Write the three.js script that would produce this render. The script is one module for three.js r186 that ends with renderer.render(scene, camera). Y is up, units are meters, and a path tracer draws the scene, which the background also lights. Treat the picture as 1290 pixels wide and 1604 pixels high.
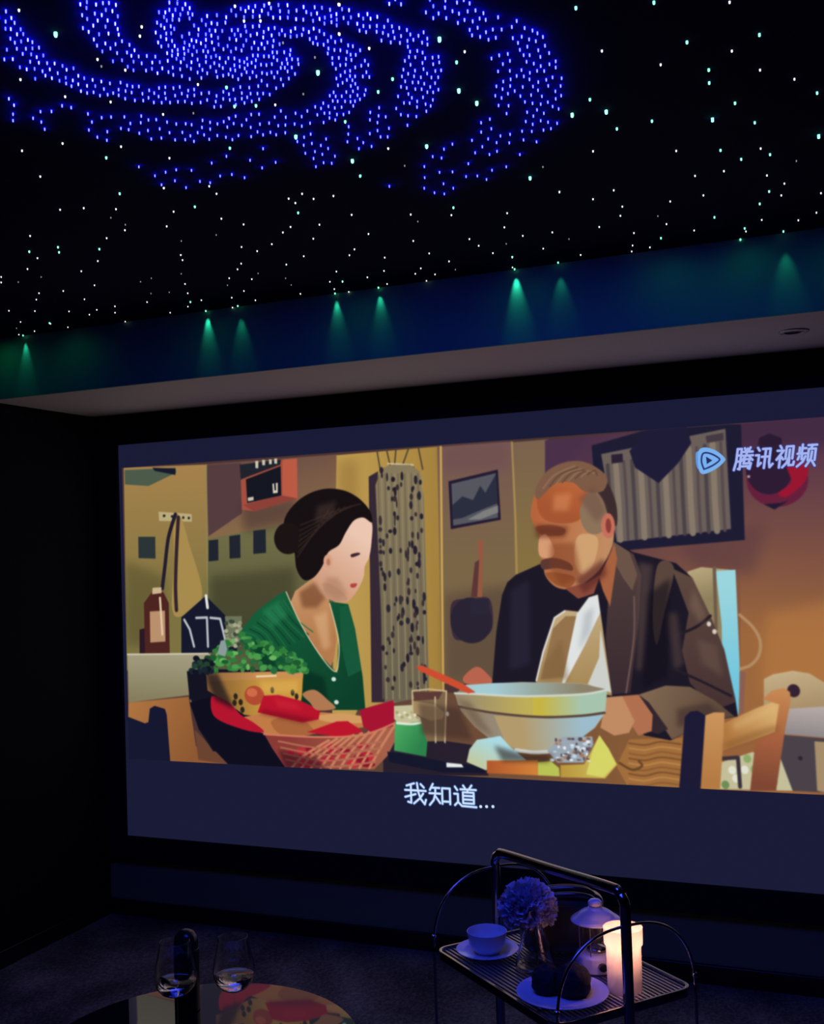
import * as THREE from 'three';
import { RectAreaLightUniformsLib } from 'three/addons/lights/RectAreaLightUniformsLib.js';
import { RoundedBoxGeometry } from 'three/addons/geometries/RoundedBoxGeometry.js';
import { mergeGeometries, mergeVertices } from 'three/addons/utils/BufferGeometryUtils.js';
import { ImprovedNoise } from 'three/addons/math/ImprovedNoise.js';

// ---------------------------------------------------------------- camera, lights, exposure
const scene = new THREE.Scene();
scene.background = new THREE.Color(0x000000);
const camera = new THREE.PerspectiveCamera(2 * Math.atan(802 / 1700) * 180 / Math.PI, 1290 / 1604, 0.05, 40);
camera.rotation.order = 'YXZ';
camera.position.set(3.1807, 1.6418, 4.1374);
camera.rotation.set(0.0333, 0.3925, -0.0339);
const renderer = new THREE.WebGLRenderer({ antialias: true });
renderer.toneMapping = THREE.LinearToneMapping;
renderer.toneMappingExposure = 1;
renderer.shadowMap.enabled = true;
renderer.shadowMap.type = THREE.PCFSoftShadowMap;
RectAreaLightUniformsLib.init();

const CEIL = 2.55, SOFFIT = 2.305, SOFFIT_FRONT = 0.712, TABLE_Y = 0.33;
const SCREEN_W = 3.2, SCREEN_H = 1.8, SCREEN_B = 0.3665;
const ROOM = { x0: -0.117, x1: 4.4, z0: -0.02, z1: 6.2 };

// light thrown back into the room by the lit screen
const screenLight = new THREE.RectAreaLight(new THREE.Color().setRGB(0.67, 0.6, 1), 0.13, SCREEN_W, SCREEN_H);
screenLight.position.set(SCREEN_W / 2, SCREEN_B + SCREEN_H / 2, 0.03);
screenLight.rotation.y = Math.PI;
scene.add(screenLight);
// the blue fibres of the star ceiling's spiral, as one soft source of the spiral's size
const galaxyLight = new THREE.RectAreaLight(new THREE.Color().setRGB(0.03, 0.06, 1), 4.6, 1.25, 1.2);
galaxyLight.position.set(2.15, CEIL - 0.03, 2.45);
galaxyLight.rotation.x = -Math.PI / 2;
scene.add(galaxyLight);

// ---------------------------------------------------------------- helpers
let seed = 20240613;
const rnd = () => { seed = (seed * 1664525 + 1013904223) >>> 0; return seed / 4294967296; };
const noise = new ImprovedNoise();
const used = {};
const numbered = (n) => { used[n] = (used[n] ?? -1) + 1; return used[n] ? n + '_' + String(used[n]).padStart(3, '0') : n; };
function mesh(name, geometry, material, parent = scene) {
  const m = new THREE.Mesh(geometry, material);
  m.name = parent === scene ? numbered(name) : name;
  m.castShadow = m.receiveShadow = true;
  parent.add(m);
  return m;
}
function thing(name, label, category, x, y, z, turn = 0, group) {
  const g = new THREE.Group();
  g.name = numbered(name);
  g.position.set(x, y, z); g.rotation.y = turn;
  g.userData = { label, category };
  if (group) g.userData.group = group;
  scene.add(g);
  return g;
}
function tag(o, label, category, group) { Object.assign(o.userData, { label, category }); if (group) o.userData.group = group; return o; }
function struct(name, geometry, material, label, category) {
  const m = mesh(name, geometry, material);
  m.userData = { kind: 'structure', label, category };
  return m;
}
const std = (o) => new THREE.MeshStandardMaterial(o);
const phys = (o) => new THREE.MeshPhysicalMaterial(o);
const lin = (r, g, b) => new THREE.Color().setRGB(r, g, b);
const box = (w, h, d, x = 0, y = 0, z = 0) => new THREE.BoxGeometry(w, h, d).translate(x, y, z);
const slab = (x0, x1, y0, y1, z0, z1) => box(x1 - x0, y1 - y0, z1 - z0, (x0 + x1) / 2, (y0 + y1) / 2, (z0 + z1) / 2);
const rbox = (w, h, d, r, x = 0, y = 0, z = 0, s = 3) => new RoundedBoxGeometry(w, h, d, s, r).translate(x, y, z);
const lathe = (p, seg = 48) => new THREE.LatheGeometry(p.map(([r, y]) => new THREE.Vector2(r, y)), seg);
const tube = (p, r, seg = 48, rs = 10, closed = false) => new THREE.TubeGeometry(new THREE.CatmullRomCurve3(p.map((q) => new THREE.Vector3(...q)), closed, 'catmullrom', 0.5), seg, r, rs, closed);
const cyl = (r0, r1, h, seg = 24) => new THREE.CylinderGeometry(r0, r1, h, seg);
const plainMerge = (l) => mergeGeometries(l.map((g) => { const n = g.index ? g.toNonIndexed() : g; for (const k of Object.keys(n.attributes)) if (!['position', 'normal', 'uv'].includes(k)) n.deleteAttribute(k); return n; }));

function noiseTexture(size, fn, repeat, srgb) {
  const d = new Uint8Array(size * size * 4);
  for (let j = 0; j < size; j++) for (let i = 0; i < size; i++) {
    const c = fn(i / size, j / size), k = 4 * (j * size + i);
    for (let q = 0; q < 3; q++) d[k + q] = Math.max(0, Math.min(255, 255 * (Array.isArray(c) ? c[q] : c)));
    d[k + 3] = 255;
  }
  const t = new THREE.DataTexture(d, size, size);
  t.wrapS = t.wrapT = THREE.RepeatWrapping; t.magFilter = THREE.LinearFilter; t.minFilter = THREE.LinearMipmapLinearFilter; t.generateMipmaps = true;
  t.repeat.set(...repeat);
  if (srgb) t.colorSpace = THREE.SRGBColorSpace;
  t.needsUpdate = true;
  return t;
}
const tileNoise = (u, v, f) => { // repeats with period 1
  const a = 2 * Math.PI * u, b = 2 * Math.PI * v, r = f / 6.2832;
  return noise.noise(r * Math.cos(a) + 3.1, r * Math.sin(a) + r * Math.cos(b) * 0.9, r * Math.sin(b) + 7.7);
};

// ---------------------------------------------------------------- materials
const carpetBump = noiseTexture(256, () => 0.35 + 0.65 * rnd(), [14, 14]);
const carpetTone = noiseTexture(256, (u, v) => { const k = 0.5 + 0.28 * tileNoise(u, v, 9) + 0.3 * (rnd() - 0.5); return [k, k, k * 1.06]; }, [3, 3], true);
const plasterBump = noiseTexture(256, (u, v) => 0.5 + 0.3 * tileNoise(u, v, 60) + 0.12 * rnd(), [5, 2]);
const M = {
  wall: std({ color: lin(0.36, 0.32, 0.1), roughness: 0.85, bumpMap: plasterBump, bumpScale: 0.0006 }),
  sideWall: phys({ specularIntensity: 0.3, color: lin(0.004, 0.004, 0.005), roughness: 0.9, bumpMap: plasterBump, bumpScale: 0.0006 }),
  paint: std({ color: lin(0.62, 0.6, 0.58), roughness: 0.7, bumpMap: plasterBump, bumpScale: 0.0003 }),
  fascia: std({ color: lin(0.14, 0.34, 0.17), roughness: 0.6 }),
  ceiling: phys({ color: lin(0.004, 0.006, 0.044), roughness: 1, specularIntensity: 0.25 }),
  carpet: std({ color: lin(0.42, 0.41, 0.27), map: carpetTone, roughness: 1, bumpMap: carpetBump, bumpScale: 0.004 }),
  skirting: std({ color: lin(0.008, 0.008, 0.009), roughness: 0.3 }),
  velvet: std({ color: lin(0.0025, 0.0025, 0.003), roughness: 1 }),
  chrome: std({ color: lin(0.5, 0.5, 0.51), metalness: 1, roughness: 0.14 }),
  brushed: std({ color: lin(0.55, 0.55, 0.56), metalness: 1, roughness: 0.38 }),
  darkChrome: std({ color: lin(0.16, 0.16, 0.17), metalness: 1, roughness: 0.16 }),
  blackPlastic: std({ color: lin(0.01, 0.01, 0.011), roughness: 0.35 }),
  china: phys({ color: lin(0.78, 0.77, 0.75), roughness: 0.25, clearcoat: 0.4, clearcoatRoughness: 0.1 }),
  enamel: phys({ color: lin(0.8, 0.78, 0.75), roughness: 0.3, clearcoat: 0.5, clearcoatRoughness: 0.15 }),
  glass: phys({ color: 0xffffff, transmission: 1, roughness: 0.02, thickness: 0, ior: 1.5 }),
  solidGlass: phys({ color: 0xffffff, transmission: 1, roughness: 0.01, thickness: 0.004, ior: 1.5 }),
  water: phys({ color: lin(0.95, 0.97, 1), transmission: 1, roughness: 0, thickness: 0.05, ior: 1.33 }),
  tableTop: phys({ color: lin(0.006, 0.006, 0.008), roughness: 0.02, ior: 1.52, clearcoat: 0 }),
};

// ---------------------------------------------------------------- room shell
const X0 = ROOM.x0, X1 = ROOM.x1, Z0 = ROOM.z0, Z1 = ROOM.z1, T = 0.12;
struct('floor', slab(X0 - T, X1 + T, -T, 0, Z0 - T, Z1 + T), M.carpet, 'dark grey carpeted floor of the cinema room', 'floor');
struct('wall_front', slab(X0 - T, X1 + T, 0, CEIL, Z0 - T, Z0), M.wall, 'dark wall behind the projection screen', 'wall');
struct('wall_left', slab(X0 - T, X0, 0, CEIL, Z0, Z1 + T), M.sideWall, 'near-black side wall left of the screen', 'wall');
struct('wall_right', slab(X1, X1 + T, 0, CEIL, Z0, Z1 + T), M.sideWall, 'near-black side wall right of the screen', 'wall');
struct('wall_back', slab(X0, X1, 0, CEIL, Z1, Z1 + T), M.sideWall, 'near-black wall behind the viewer', 'wall');
struct('trim_1', slab(X0, X1, SOFFIT, CEIL, Z0, SOFFIT_FRONT - 0.012), M.paint, 'pale dropped soffit above the screen', 'soffit');
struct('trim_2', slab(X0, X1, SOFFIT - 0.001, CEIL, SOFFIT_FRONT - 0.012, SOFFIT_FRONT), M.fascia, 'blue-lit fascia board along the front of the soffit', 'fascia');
struct('baseboard_front', rbox(X1 - X0 - 0.002, 0.07, 0.02, 0.004, (X0 + X1) / 2, 0.035, Z0 + 0.01), M.skirting, 'glossy black baseboard under the screen', 'baseboard');
struct('baseboard_left', rbox(0.015, 0.07, Z1 - 0.02, 0.004, X0 + 0.0075, 0.035, (Z1 + 0.01) / 2), M.skirting, 'glossy black baseboard along the left wall', 'baseboard');
const ceiling = struct('ceiling', slab(X0 - T, X1 + T, CEIL, CEIL + T, Z0 - T, Z1 + T), M.ceiling, 'black star ceiling with a blue spiral galaxy of fibre lights', 'ceiling');

// ---------------------------------------------------------------- fibre stars of the ceiling
const blueStars=[2.151,2.549,2.119,2.515,2.140,2.560,2.102,2.507,2.138,2.521,2.114,2.536,2.114,2.498,2.130,2.538,2.089,2.500,2.100,2.518,2.123,2.557,2.135,2.531,2.116,2.524,2.125,2.494,2.081,2.430,2.135,2.468,2.097,2.470,2.087,2.449,2.117,2.473,2.101,2.434,2.099,2.490,2.116,2.444,2.081,2.466,2.105,2.455,2.081,2.414,2.131,2.488,2.124,2.467,2.136,2.457,2.150,2.411,2.128,2.408,2.100,2.413,2.119,2.432,2.162,2.431,2.102,2.392,2.136,2.437,2.116,2.381,2.150,2.450,2.119,2.420,2.144,2.420,2.135,2.380,2.089,2.392,2.114,2.392,2.134,2.401,2.119,2.366,2.159,2.444,2.159,2.380,2.178,2.415,2.141,2.360,2.189,2.400,2.208,2.393,2.167,2.411,2.175,2.397,2.197,2.394,2.211,2.427,2.149,2.385,2.173,2.369,2.190,2.363,2.219,2.423,2.203,2.435,2.195,2.439,2.179,2.433,2.179,2.361,2.167,2.423,2.156,2.361,2.190,2.420,2.154,2.400,2.215,2.372,2.225,2.403,2.226,2.387,2.234,2.364,2.219,2.353,2.240,2.430,2.251,2.394,2.252,2.425,2.242,2.398,2.200,2.358,2.266,2.427,2.222,2.369,2.225,2.416,2.233,2.434,2.235,2.382,2.260,2.388,2.256,2.411,2.252,2.371,2.176,2.525,2.163,2.503,2.164,2.545,2.186,2.549,2.157,2.515,2.196,2.543,2.153,2.528,2.170,2.537,2.139,2.508,2.178,2.555,2.146,2.491,2.232,2.523,2.200,2.504,2.192,2.513,2.212,2.538,2.174,2.491,2.200,2.480,2.187,2.465,2.222,2.534,2.182,2.476,2.168,2.470,2.215,2.495,2.216,2.515,2.161,2.484,2.244,2.507,2.223,2.481,2.247,2.491,2.232,2.471,2.208,2.465,2.231,2.507,2.217,2.457,2.244,2.471,2.228,2.454,2.257,2.472,2.260,2.456,2.245,2.454,2.201,2.668,2.167,2.640,2.179,2.621,2.165,2.623,2.179,2.637,2.158,2.644,2.172,2.664,2.153,2.609,2.192,2.648,2.171,2.605,2.182,2.656,2.152,2.626,2.191,2.634,2.191,2.669,2.183,2.614,2.133,2.616,2.136,2.628,2.114,2.596,2.127,2.586,2.114,2.617,2.143,2.614,2.127,2.596,2.114,2.606,2.147,2.640,2.138,2.645,2.098,2.551,2.090,2.573,2.082,2.539,2.105,2.578,2.093,2.561,2.069,2.542,2.113,2.575,2.073,2.557,2.091,2.589,2.063,2.516,2.065,2.490,2.065,2.504,2.087,2.518,2.091,2.533,2.076,2.519,2.077,2.484,2.064,2.475,2.077,2.503,2.065,2.444,2.067,2.425,2.065,2.457,2.164,2.581,2.186,2.591,2.183,2.574,2.163,2.566,2.202,2.568,2.218,2.594,2.248,2.597,2.228,2.581,2.246,2.579,2.202,2.599,2.217,2.566,2.195,2.575,2.293,2.574,2.279,2.593,2.255,2.568,2.269,2.563,2.280,2.559,2.297,2.560,2.305,2.587,2.265,2.595,2.268,2.585,2.291,2.592,2.279,2.579,2.311,2.575,2.330,2.523,2.345,2.549,2.320,2.534,2.298,2.545,2.361,2.554,2.340,2.516,2.340,2.571,2.308,2.539,2.319,2.559,2.331,2.551,2.357,2.537,2.327,2.578,2.379,2.487,2.376,2.506,2.377,2.545,2.415,2.519,2.382,2.473,2.366,2.506,2.387,2.538,2.388,2.506,2.371,2.525,2.353,2.505,2.404,2.491,2.396,2.526,2.399,2.508,2.361,2.527,2.391,2.491,2.366,2.488,2.446,2.485,2.443,2.440,2.403,2.471,2.417,2.428,2.431,2.443,2.434,2.421,2.416,2.462,2.431,2.488,2.416,2.487,2.424,2.511,2.422,2.450,2.444,2.468,2.409,2.438,2.457,2.469,2.433,2.474,2.447,2.400,2.428,2.387,2.453,2.386,2.453,2.431,2.466,2.427,2.440,2.373,2.460,2.408,2.442,2.412,2.468,2.449,2.251,2.533,2.208,2.522,2.240,2.540,2.289,2.499,2.262,2.530,2.271,2.514,2.285,2.481,2.278,2.489,2.264,2.491,2.282,2.512,2.258,2.508,2.328,2.473,2.291,2.472,2.312,2.469,2.301,2.489,2.302,2.469,2.317,2.449,2.324,2.486,2.313,2.495,2.341,2.480,2.348,2.454,2.342,2.428,2.329,2.419,2.354,2.439,2.315,2.433,2.352,2.419,2.330,2.402,2.329,2.448,2.346,2.468,2.320,2.425,2.305,2.322,2.346,2.386,2.330,2.360,2.319,2.332,2.309,2.344,2.337,2.392,2.355,2.362,2.319,2.365,2.373,2.390,2.329,2.329,2.378,2.370,2.367,2.397,2.347,2.342,2.364,2.419,2.363,2.357,2.340,2.350,2.320,2.385,2.354,2.375,2.350,2.283,2.340,2.311,2.323,2.276,2.289,2.261,2.314,2.302,2.315,2.282,2.276,2.255,2.300,2.292,2.368,2.328,2.346,2.261,2.311,2.263,2.353,2.312,2.336,2.269,2.302,2.269,2.325,2.302,2.366,2.309,2.290,2.217,2.277,2.220,2.297,2.241,2.303,2.191,2.275,2.198,2.254,2.230,2.273,2.172,2.305,2.226,2.260,2.206,2.315,2.211,2.286,2.176,2.290,2.196,2.255,2.181,2.264,2.174,2.287,2.284,2.260,2.153,2.309,2.246,2.212,2.193,2.236,2.158,2.240,2.219,2.214,2.174,2.195,2.105,2.196,2.172,2.201,2.143,2.234,2.194,2.211,2.129,2.242,2.188,2.238,2.127,2.222,2.161,2.223,2.123,2.191,2.147,2.249,2.211,2.189,2.120,2.140,2.114,2.165,2.173,2.167,2.104,2.141,2.153,2.174,2.146,2.117,2.108,2.189,2.184,2.090,2.176,2.089,2.129,2.138,2.174,2.109,2.125,2.074,2.133,2.117,2.198,2.110,2.165,2.045,2.091,2.068,2.092,2.069,2.204,2.064,2.154,2.018,2.124,2.018,2.152,2.054,2.210,2.041,2.109,2.044,2.158,1.992,2.107,2.020,2.104,1.942,2.129,2.031,2.191,2.007,2.170,1.975,2.176,1.971,2.125,1.997,2.186,1.947,2.111,2.021,2.217,2.003,2.213,1.984,2.204,1.931,2.146,1.937,2.183,1.957,2.214,1.903,2.179,1.904,2.136,1.868,2.141,1.949,2.230,1.916,2.221,1.927,2.199,1.908,2.162,1.966,2.200,1.890,2.239,1.875,2.195,1.857,2.158,1.837,2.167,1.879,2.256,1.850,2.206,1.908,2.231,1.879,2.171,1.817,2.189,1.867,2.277,1.844,2.233,1.795,2.195,1.817,2.237,1.852,2.283,1.792,2.233,1.808,2.285,1.818,2.318,1.784,2.259,1.829,2.278,1.774,2.272,1.851,2.306,2.045,2.660,2.041,2.709,2.065,2.690,2.019,2.693,2.062,2.711,2.040,2.723,2.084,2.706,2.069,2.664,2.072,2.682,2.030,2.667,2.041,2.688,2.090,2.696,2.018,2.679,2.048,2.679,2.075,2.710,2.054,2.724,1.991,2.642,2.001,2.627,2.028,2.644,2.041,2.628,2.049,2.645,2.017,2.622,1.981,2.616,1.991,2.657,2.012,2.656,1.985,2.576,2.020,2.589,1.989,2.595,2.030,2.611,1.965,2.573,2.003,2.585,1.971,2.595,1.974,2.529,2.023,2.572,1.984,2.556,1.957,2.533,2.001,2.550,2.010,2.528,1.998,2.503,1.967,2.486,1.967,2.503,1.989,2.515,2.000,2.536,2.024,2.523,2.018,2.551,1.999,2.456,2.038,2.463,2.020,2.451,2.017,2.497,1.987,2.475,2.030,2.492,2.001,2.476,2.046,2.490,2.036,2.514,2.021,2.437,2.019,2.469,2.038,2.408,2.046,2.451,2.032,2.425,2.060,2.402,1.892,2.732,1.895,2.700,1.909,2.737,1.902,2.722,1.881,2.708,1.856,2.682,1.917,2.758,1.877,2.689,1.892,2.747,1.874,2.713,1.839,2.648,1.879,2.665,1.853,2.641,1.880,2.655,1.865,2.666,1.834,2.628,1.887,2.685,1.852,2.667,1.862,2.607,1.824,2.598,1.847,2.607,1.864,2.637,1.876,2.634,1.846,2.620,1.834,2.558,1.847,2.580,1.817,2.558,1.835,2.588,1.809,2.541,1.811,2.572,1.858,2.573,1.836,2.517,1.836,2.539,1.820,2.497,1.864,2.559,1.860,2.543,1.812,2.527,1.817,2.512,1.875,2.542,1.861,2.463,1.862,2.513,1.838,2.484,1.865,2.500,1.827,2.445,1.848,2.471,1.874,2.487,1.821,2.483,1.822,2.457,1.840,2.442,1.840,2.502,1.884,2.474,1.893,2.460,1.841,2.424,1.871,2.422,1.857,2.421,1.867,2.445,1.890,2.430,1.904,2.408,1.933,2.424,1.916,2.438,1.875,2.390,1.898,2.419,1.913,2.454,1.922,2.429,1.874,2.409,1.887,2.375,1.940,2.401,1.939,2.369,1.918,2.373,1.919,2.394,1.941,2.386,1.963,2.401,1.901,2.367,1.914,2.350,1.959,2.376,1.987,2.388,1.958,2.331,1.942,2.335,2.001,2.387,1.987,2.360,1.971,2.326,1.970,2.358,1.976,2.399,1.927,2.342,1.946,2.355,2.006,2.366,2.021,2.343,2.004,2.342,2.014,2.312,1.978,2.312,1.996,2.308,1.990,2.345,2.036,2.339,2.019,2.365,2.045,2.302,2.063,2.330,2.065,2.290,2.067,2.316,2.021,2.273,2.008,2.277,2.041,2.320,2.054,2.292,2.052,2.266,2.025,2.298,2.086,2.330,2.104,2.334,2.118,2.293,2.106,2.299,2.072,2.266,2.092,2.309,2.118,2.324,2.137,2.322,2.091,2.287,2.128,2.288,2.089,2.266,2.078,2.286,2.107,2.268,2.154,2.317,2.184,2.342,2.163,2.298,2.137,2.278,2.191,2.329,2.155,2.340,2.182,2.304,2.226,2.337,2.206,2.325,1.790,2.626,1.821,2.653,1.804,2.620,1.792,2.589,1.783,2.539,1.797,2.577,1.607,2.406,1.676,2.492,1.630,2.431,1.663,2.464,1.687,2.416,1.651,2.397,1.652,2.374,1.632,2.341,1.744,2.419,1.754,2.404,1.707,2.407,1.743,2.327,1.775,2.336,1.763,2.364,1.738,2.271,1.794,2.330,1.700,2.256,1.710,2.296,1.707,2.233,1.665,2.002,1.668,2.068,1.732,2.012,1.686,1.951,1.641,1.942,1.701,2.010,1.681,1.897,1.736,1.919,1.761,1.992,1.882,2.032,1.799,1.928,1.829,2.011,1.752,1.899,1.829,1.924,1.916,1.985,1.844,1.891,1.915,1.929,1.961,1.946,1.979,2.034,2.090,2.011,2.067,2.036,2.113,2.060,2.049,1.965,2.073,1.964,2.069,2.010,2.092,2.051,2.130,2.020,2.050,1.927,2.080,1.941,2.108,1.967,2.102,1.991,2.030,1.877,2.058,1.892,2.073,1.880,2.100,1.917,2.185,2.022,2.204,2.059,2.192,1.990,2.164,1.983,2.193,1.962,2.200,1.933,2.228,2.003,2.169,1.934,2.241,1.975,2.250,2.011,2.255,1.968,2.296,2.071,2.268,2.051,2.277,2.011,2.285,2.083,2.277,2.107,2.260,2.072,2.303,2.120,2.510,2.490,2.493,2.500,2.508,2.510,2.556,2.460,2.537,2.446,2.559,2.483,2.541,2.422,2.579,2.430,2.581,2.469,2.561,2.412,2.572,2.447,2.596,2.454,2.555,2.433,2.614,2.442,2.602,2.418,2.615,2.415,2.586,2.417,2.609,2.457,2.583,2.354,2.587,2.392,2.598,2.355,2.580,2.333,2.598,2.381,2.573,2.387,2.620,2.337,2.606,2.333,2.620,2.376,2.591,2.321,2.624,2.400,2.612,2.385,2.634,2.330,2.615,2.305,2.601,2.304,2.642,2.375,2.642,2.290,2.658,2.288,2.653,2.331,2.672,2.317,2.667,2.348,2.656,2.246,2.692,2.270,2.686,2.235,2.667,2.272,2.676,2.260,2.682,2.302,2.670,2.223,2.650,2.211,2.640,2.240,2.637,2.187,2.687,2.288,2.645,2.268,2.629,2.138,2.666,2.195,2.656,2.157,2.685,2.203,2.687,2.164,2.647,2.173,2.680,2.138,2.673,2.157,2.618,2.157,2.656,2.133,2.644,2.140,2.640,2.216,2.598,2.082,2.620,2.110,2.632,2.090,2.663,2.098,2.678,2.086,2.621,2.053,2.651,2.032,2.614,2.128,2.645,2.064,2.667,2.052,2.617,2.075,2.649,2.093,2.570,1.957,2.623,1.987,2.634,1.943,2.626,1.961,2.593,1.996,2.620,2.021,2.600,1.935,2.581,2.010,2.602,2.037,2.592,1.959,2.642,1.996,2.607,1.984,2.581,2.042,2.656,2.006,2.576,1.931,2.595,1.884,2.562,1.888,2.553,1.910,2.591,1.846,2.574,1.845,2.611,1.869,2.583,1.899,2.541,1.785,2.518,1.810,2.549,1.850,2.530,1.861,2.599,2.236,2.582,2.230,2.597,2.164,2.594,2.198,2.610,2.205,2.576,2.172,2.615,2.234,2.571,2.124,2.577,2.098,2.602,2.136,2.562,2.065,2.559,2.091,2.587,2.127,2.552,2.109,2.578,2.071,2.527,2.018,2.536,2.067,2.545,2.007,2.544,2.051,2.529,1.970,2.465,1.948,2.488,1.958,2.448,1.898,2.474,1.906,2.449,1.853,2.414,1.862,2.395,1.786,2.422,1.814,2.421,1.760,2.459,1.823,2.484,1.808,2.479,1.857,2.443,1.771,2.484,1.726,2.501,1.856,2.367,1.861,2.299,1.809,2.339,1.841,2.314,1.791,2.257,1.757,2.229,1.685,2.199,1.613,2.209,1.568,2.264,1.578,2.228,1.547,2.254,1.621,2.357,1.726,2.275,1.703,2.304,1.691,2.393,1.657,2.360,1.600,2.322,1.644,2.348,1.635,2.431,1.663,2.127,1.668,2.484,2.403,2.454,2.364,2.475,2.416,2.469,2.365,2.466,2.387,2.461,2.344,2.483,2.385,2.470,2.321,2.490,2.347,2.494,2.374,2.496,2.336,2.480,2.364,2.507,2.382,2.447,2.305,2.504,2.357,2.457,2.324,2.476,2.310,2.460,2.271,2.496,2.281,2.472,2.287,2.476,2.257,2.437,2.274,2.485,2.283,2.469,2.228,2.452,2.246,2.457,2.299,2.417,2.261,2.435,2.247,2.489,2.259,2.434,2.294,2.480,2.226,2.452,2.205,2.430,2.140,2.411,2.201,2.449,2.178,2.403,2.235,2.420,2.146,2.434,2.215,2.429,2.185,2.404,2.170,2.391,2.183,2.424,2.225,2.418,2.240,2.415,2.164,2.444,2.147,2.434,2.166,2.400,2.212,2.451,2.225,2.421,2.196,2.383,2.193,2.464,2.200,2.385,2.114,2.382,2.135,2.360,2.154,2.383,2.059,2.374,2.088,2.416,2.106,2.395,2.093,2.358,2.119,2.401,2.080,2.403,2.127,2.383,2.155,2.368,2.113,2.354,2.043,2.340,2.055,2.329,2.067,2.333,2.101,2.319,2.008];
const whiteStars=[1.300,1.905,1.361,1.887,1.427,1.841,1.333,1.681,1.074,1.763,0.935,1.577,0.824,1.496,0.687,1.462,0.638,1.410,1.242,1.644,1.067,1.464,0.947,1.394,0.867,1.231,0.729,1.221,0.640,1.237,0.569,1.170,0.711,1.091,0.370,1.087,0.443,1.036,0.542,0.970,0.569,0.890,0.642,0.939,0.732,0.951,0.668,0.868,0.273,0.922,0.102,0.744,0.199,0.764,0.343,0.838,0.355,0.754,0.604,0.724,1.630,1.918,1.544,1.753,1.453,1.655,1.321,1.397,1.293,1.347,1.131,1.097,1.065,0.984,0.950,0.814,0.838,0.764,0.868,0.946,1.047,0.873,0.933,0.700,1.735,1.877,1.720,1.821,1.620,1.642,1.645,1.569,1.524,1.382,1.426,1.224,1.380,1.171,1.297,1.088,1.159,0.851,1.079,0.718,1.247,0.914,1.354,1.040,1.541,1.321,1.210,0.775,1.616,1.364,1.860,1.702,1.908,1.719,1.858,1.663,1.915,1.670,1.970,1.666,1.943,1.503,1.826,1.466,1.746,1.486,1.702,1.451,1.748,1.354,1.635,1.202,1.542,1.144,1.394,0.778,1.640,0.988,1.561,0.879,1.528,0.780,1.468,0.678,1.553,0.717,1.762,1.143,1.804,1.195,1.908,1.319,1.846,1.065,1.778,0.918,1.696,0.870,1.716,0.753,1.649,0.692,2.085,1.428,2.496,1.415,2.561,1.316,2.626,1.362,2.618,1.215,2.596,1.134,2.743,1.196,2.699,0.989,2.831,1.205,2.762,0.883,3.020,1.103,3.034,1.201,2.953,0.894,2.900,0.795,3.049,0.837,3.100,0.890,3.118,1.070,3.017,0.704,2.772,0.685,2.611,0.763,2.597,0.945,2.567,0.812,2.551,0.744,2.519,1.057,2.384,1.072,2.313,0.916,2.398,0.785,2.297,1.080,2.303,0.703,2.322,1.311,2.275,1.189,2.147,1.126,2.148,1.045,2.160,0.945,2.162,0.747,2.144,0.682,2.006,0.922,1.907,0.791,1.850,0.725,1.985,1.040,1.895,0.887,1.853,0.832,1.994,1.190,2.181,1.369,3.012,2.247,2.775,2.165,2.995,2.054,2.864,2.056,3.036,1.943,3.095,1.867,3.000,1.495,2.903,1.375,2.998,1.289,2.818,1.574,2.642,1.664,2.497,1.418,2.833,1.374,2.546,2.277,2.227,1.902,2.395,2.368,2.416,2.534,2.371,2.440,1.937,2.750,2.081,2.615,2.058,2.589,1.936,2.550,1.953,2.492,1.755,2.547,1.777,2.449,1.839,2.389,1.504,2.267,1.610,2.260,1.426,2.121,1.709,2.187,1.761,2.080,1.631,1.918,2.260,2.605,2.315,2.588,2.417,2.533,2.272,2.543,2.247,2.555,2.371,2.442,2.395,2.367,2.121,2.228,1.894,2.291,2.037,2.379,2.227,1.901];
const dimStars=[1.370,1.789,1.365,1.721,0.793,1.400,0.687,1.386,0.180,0.842,1.407,1.519,1.196,1.213,1.019,1.027,0.956,1.044,1.081,1.214,1.024,1.194,1.526,1.521,1.242,1.011,1.410,1.094,1.456,0.995,1.428,0.906,2.690,1.079,2.600,0.691,2.410,0.979,2.228,1.023,1.988,0.815,2.078,1.360,2.509,1.618,3.072,1.365,2.003,2.216,2.267,2.456,2.291,2.380,2.196,2.248,1.952,2.268,1.924,2.524,2.217,1.782];
const greenStars=[1.512,1.936,0.964,1.644,1.066,1.640,1.033,1.597,1.155,1.567,1.616,1.762,1.826,1.589,2.833,0.990,2.993,1.155,2.961,1.056,2.876,0.714,2.209,1.429,2.771,2.346,2.895,2.305,2.924,2.130,3.048,2.100,2.945,1.991,2.938,1.929,2.974,1.800,3.134,1.775,3.002,1.669,3.017,1.444,2.951,1.444,2.913,1.530,2.799,1.784,2.721,1.776,2.704,1.959,2.518,2.244,2.094,1.769,2.333,2.191,2.382,2.232,1.639,2.149,1.915,2.070,2.085,2.243,2.045,2.260,2.079,2.344,2.209,2.086,2.095,1.770];
const bigGreenStars=[2.920,1.733,3.128,1.517,2.721,1.883,2.652,1.900,2.460,1.560,2.491,2.051,2.479,2.125,2.523,2.346,2.311,1.877,2.123,1.873,1.936,2.661,2.078,2.063,2.268,2.324,2.123,1.872];

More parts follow.
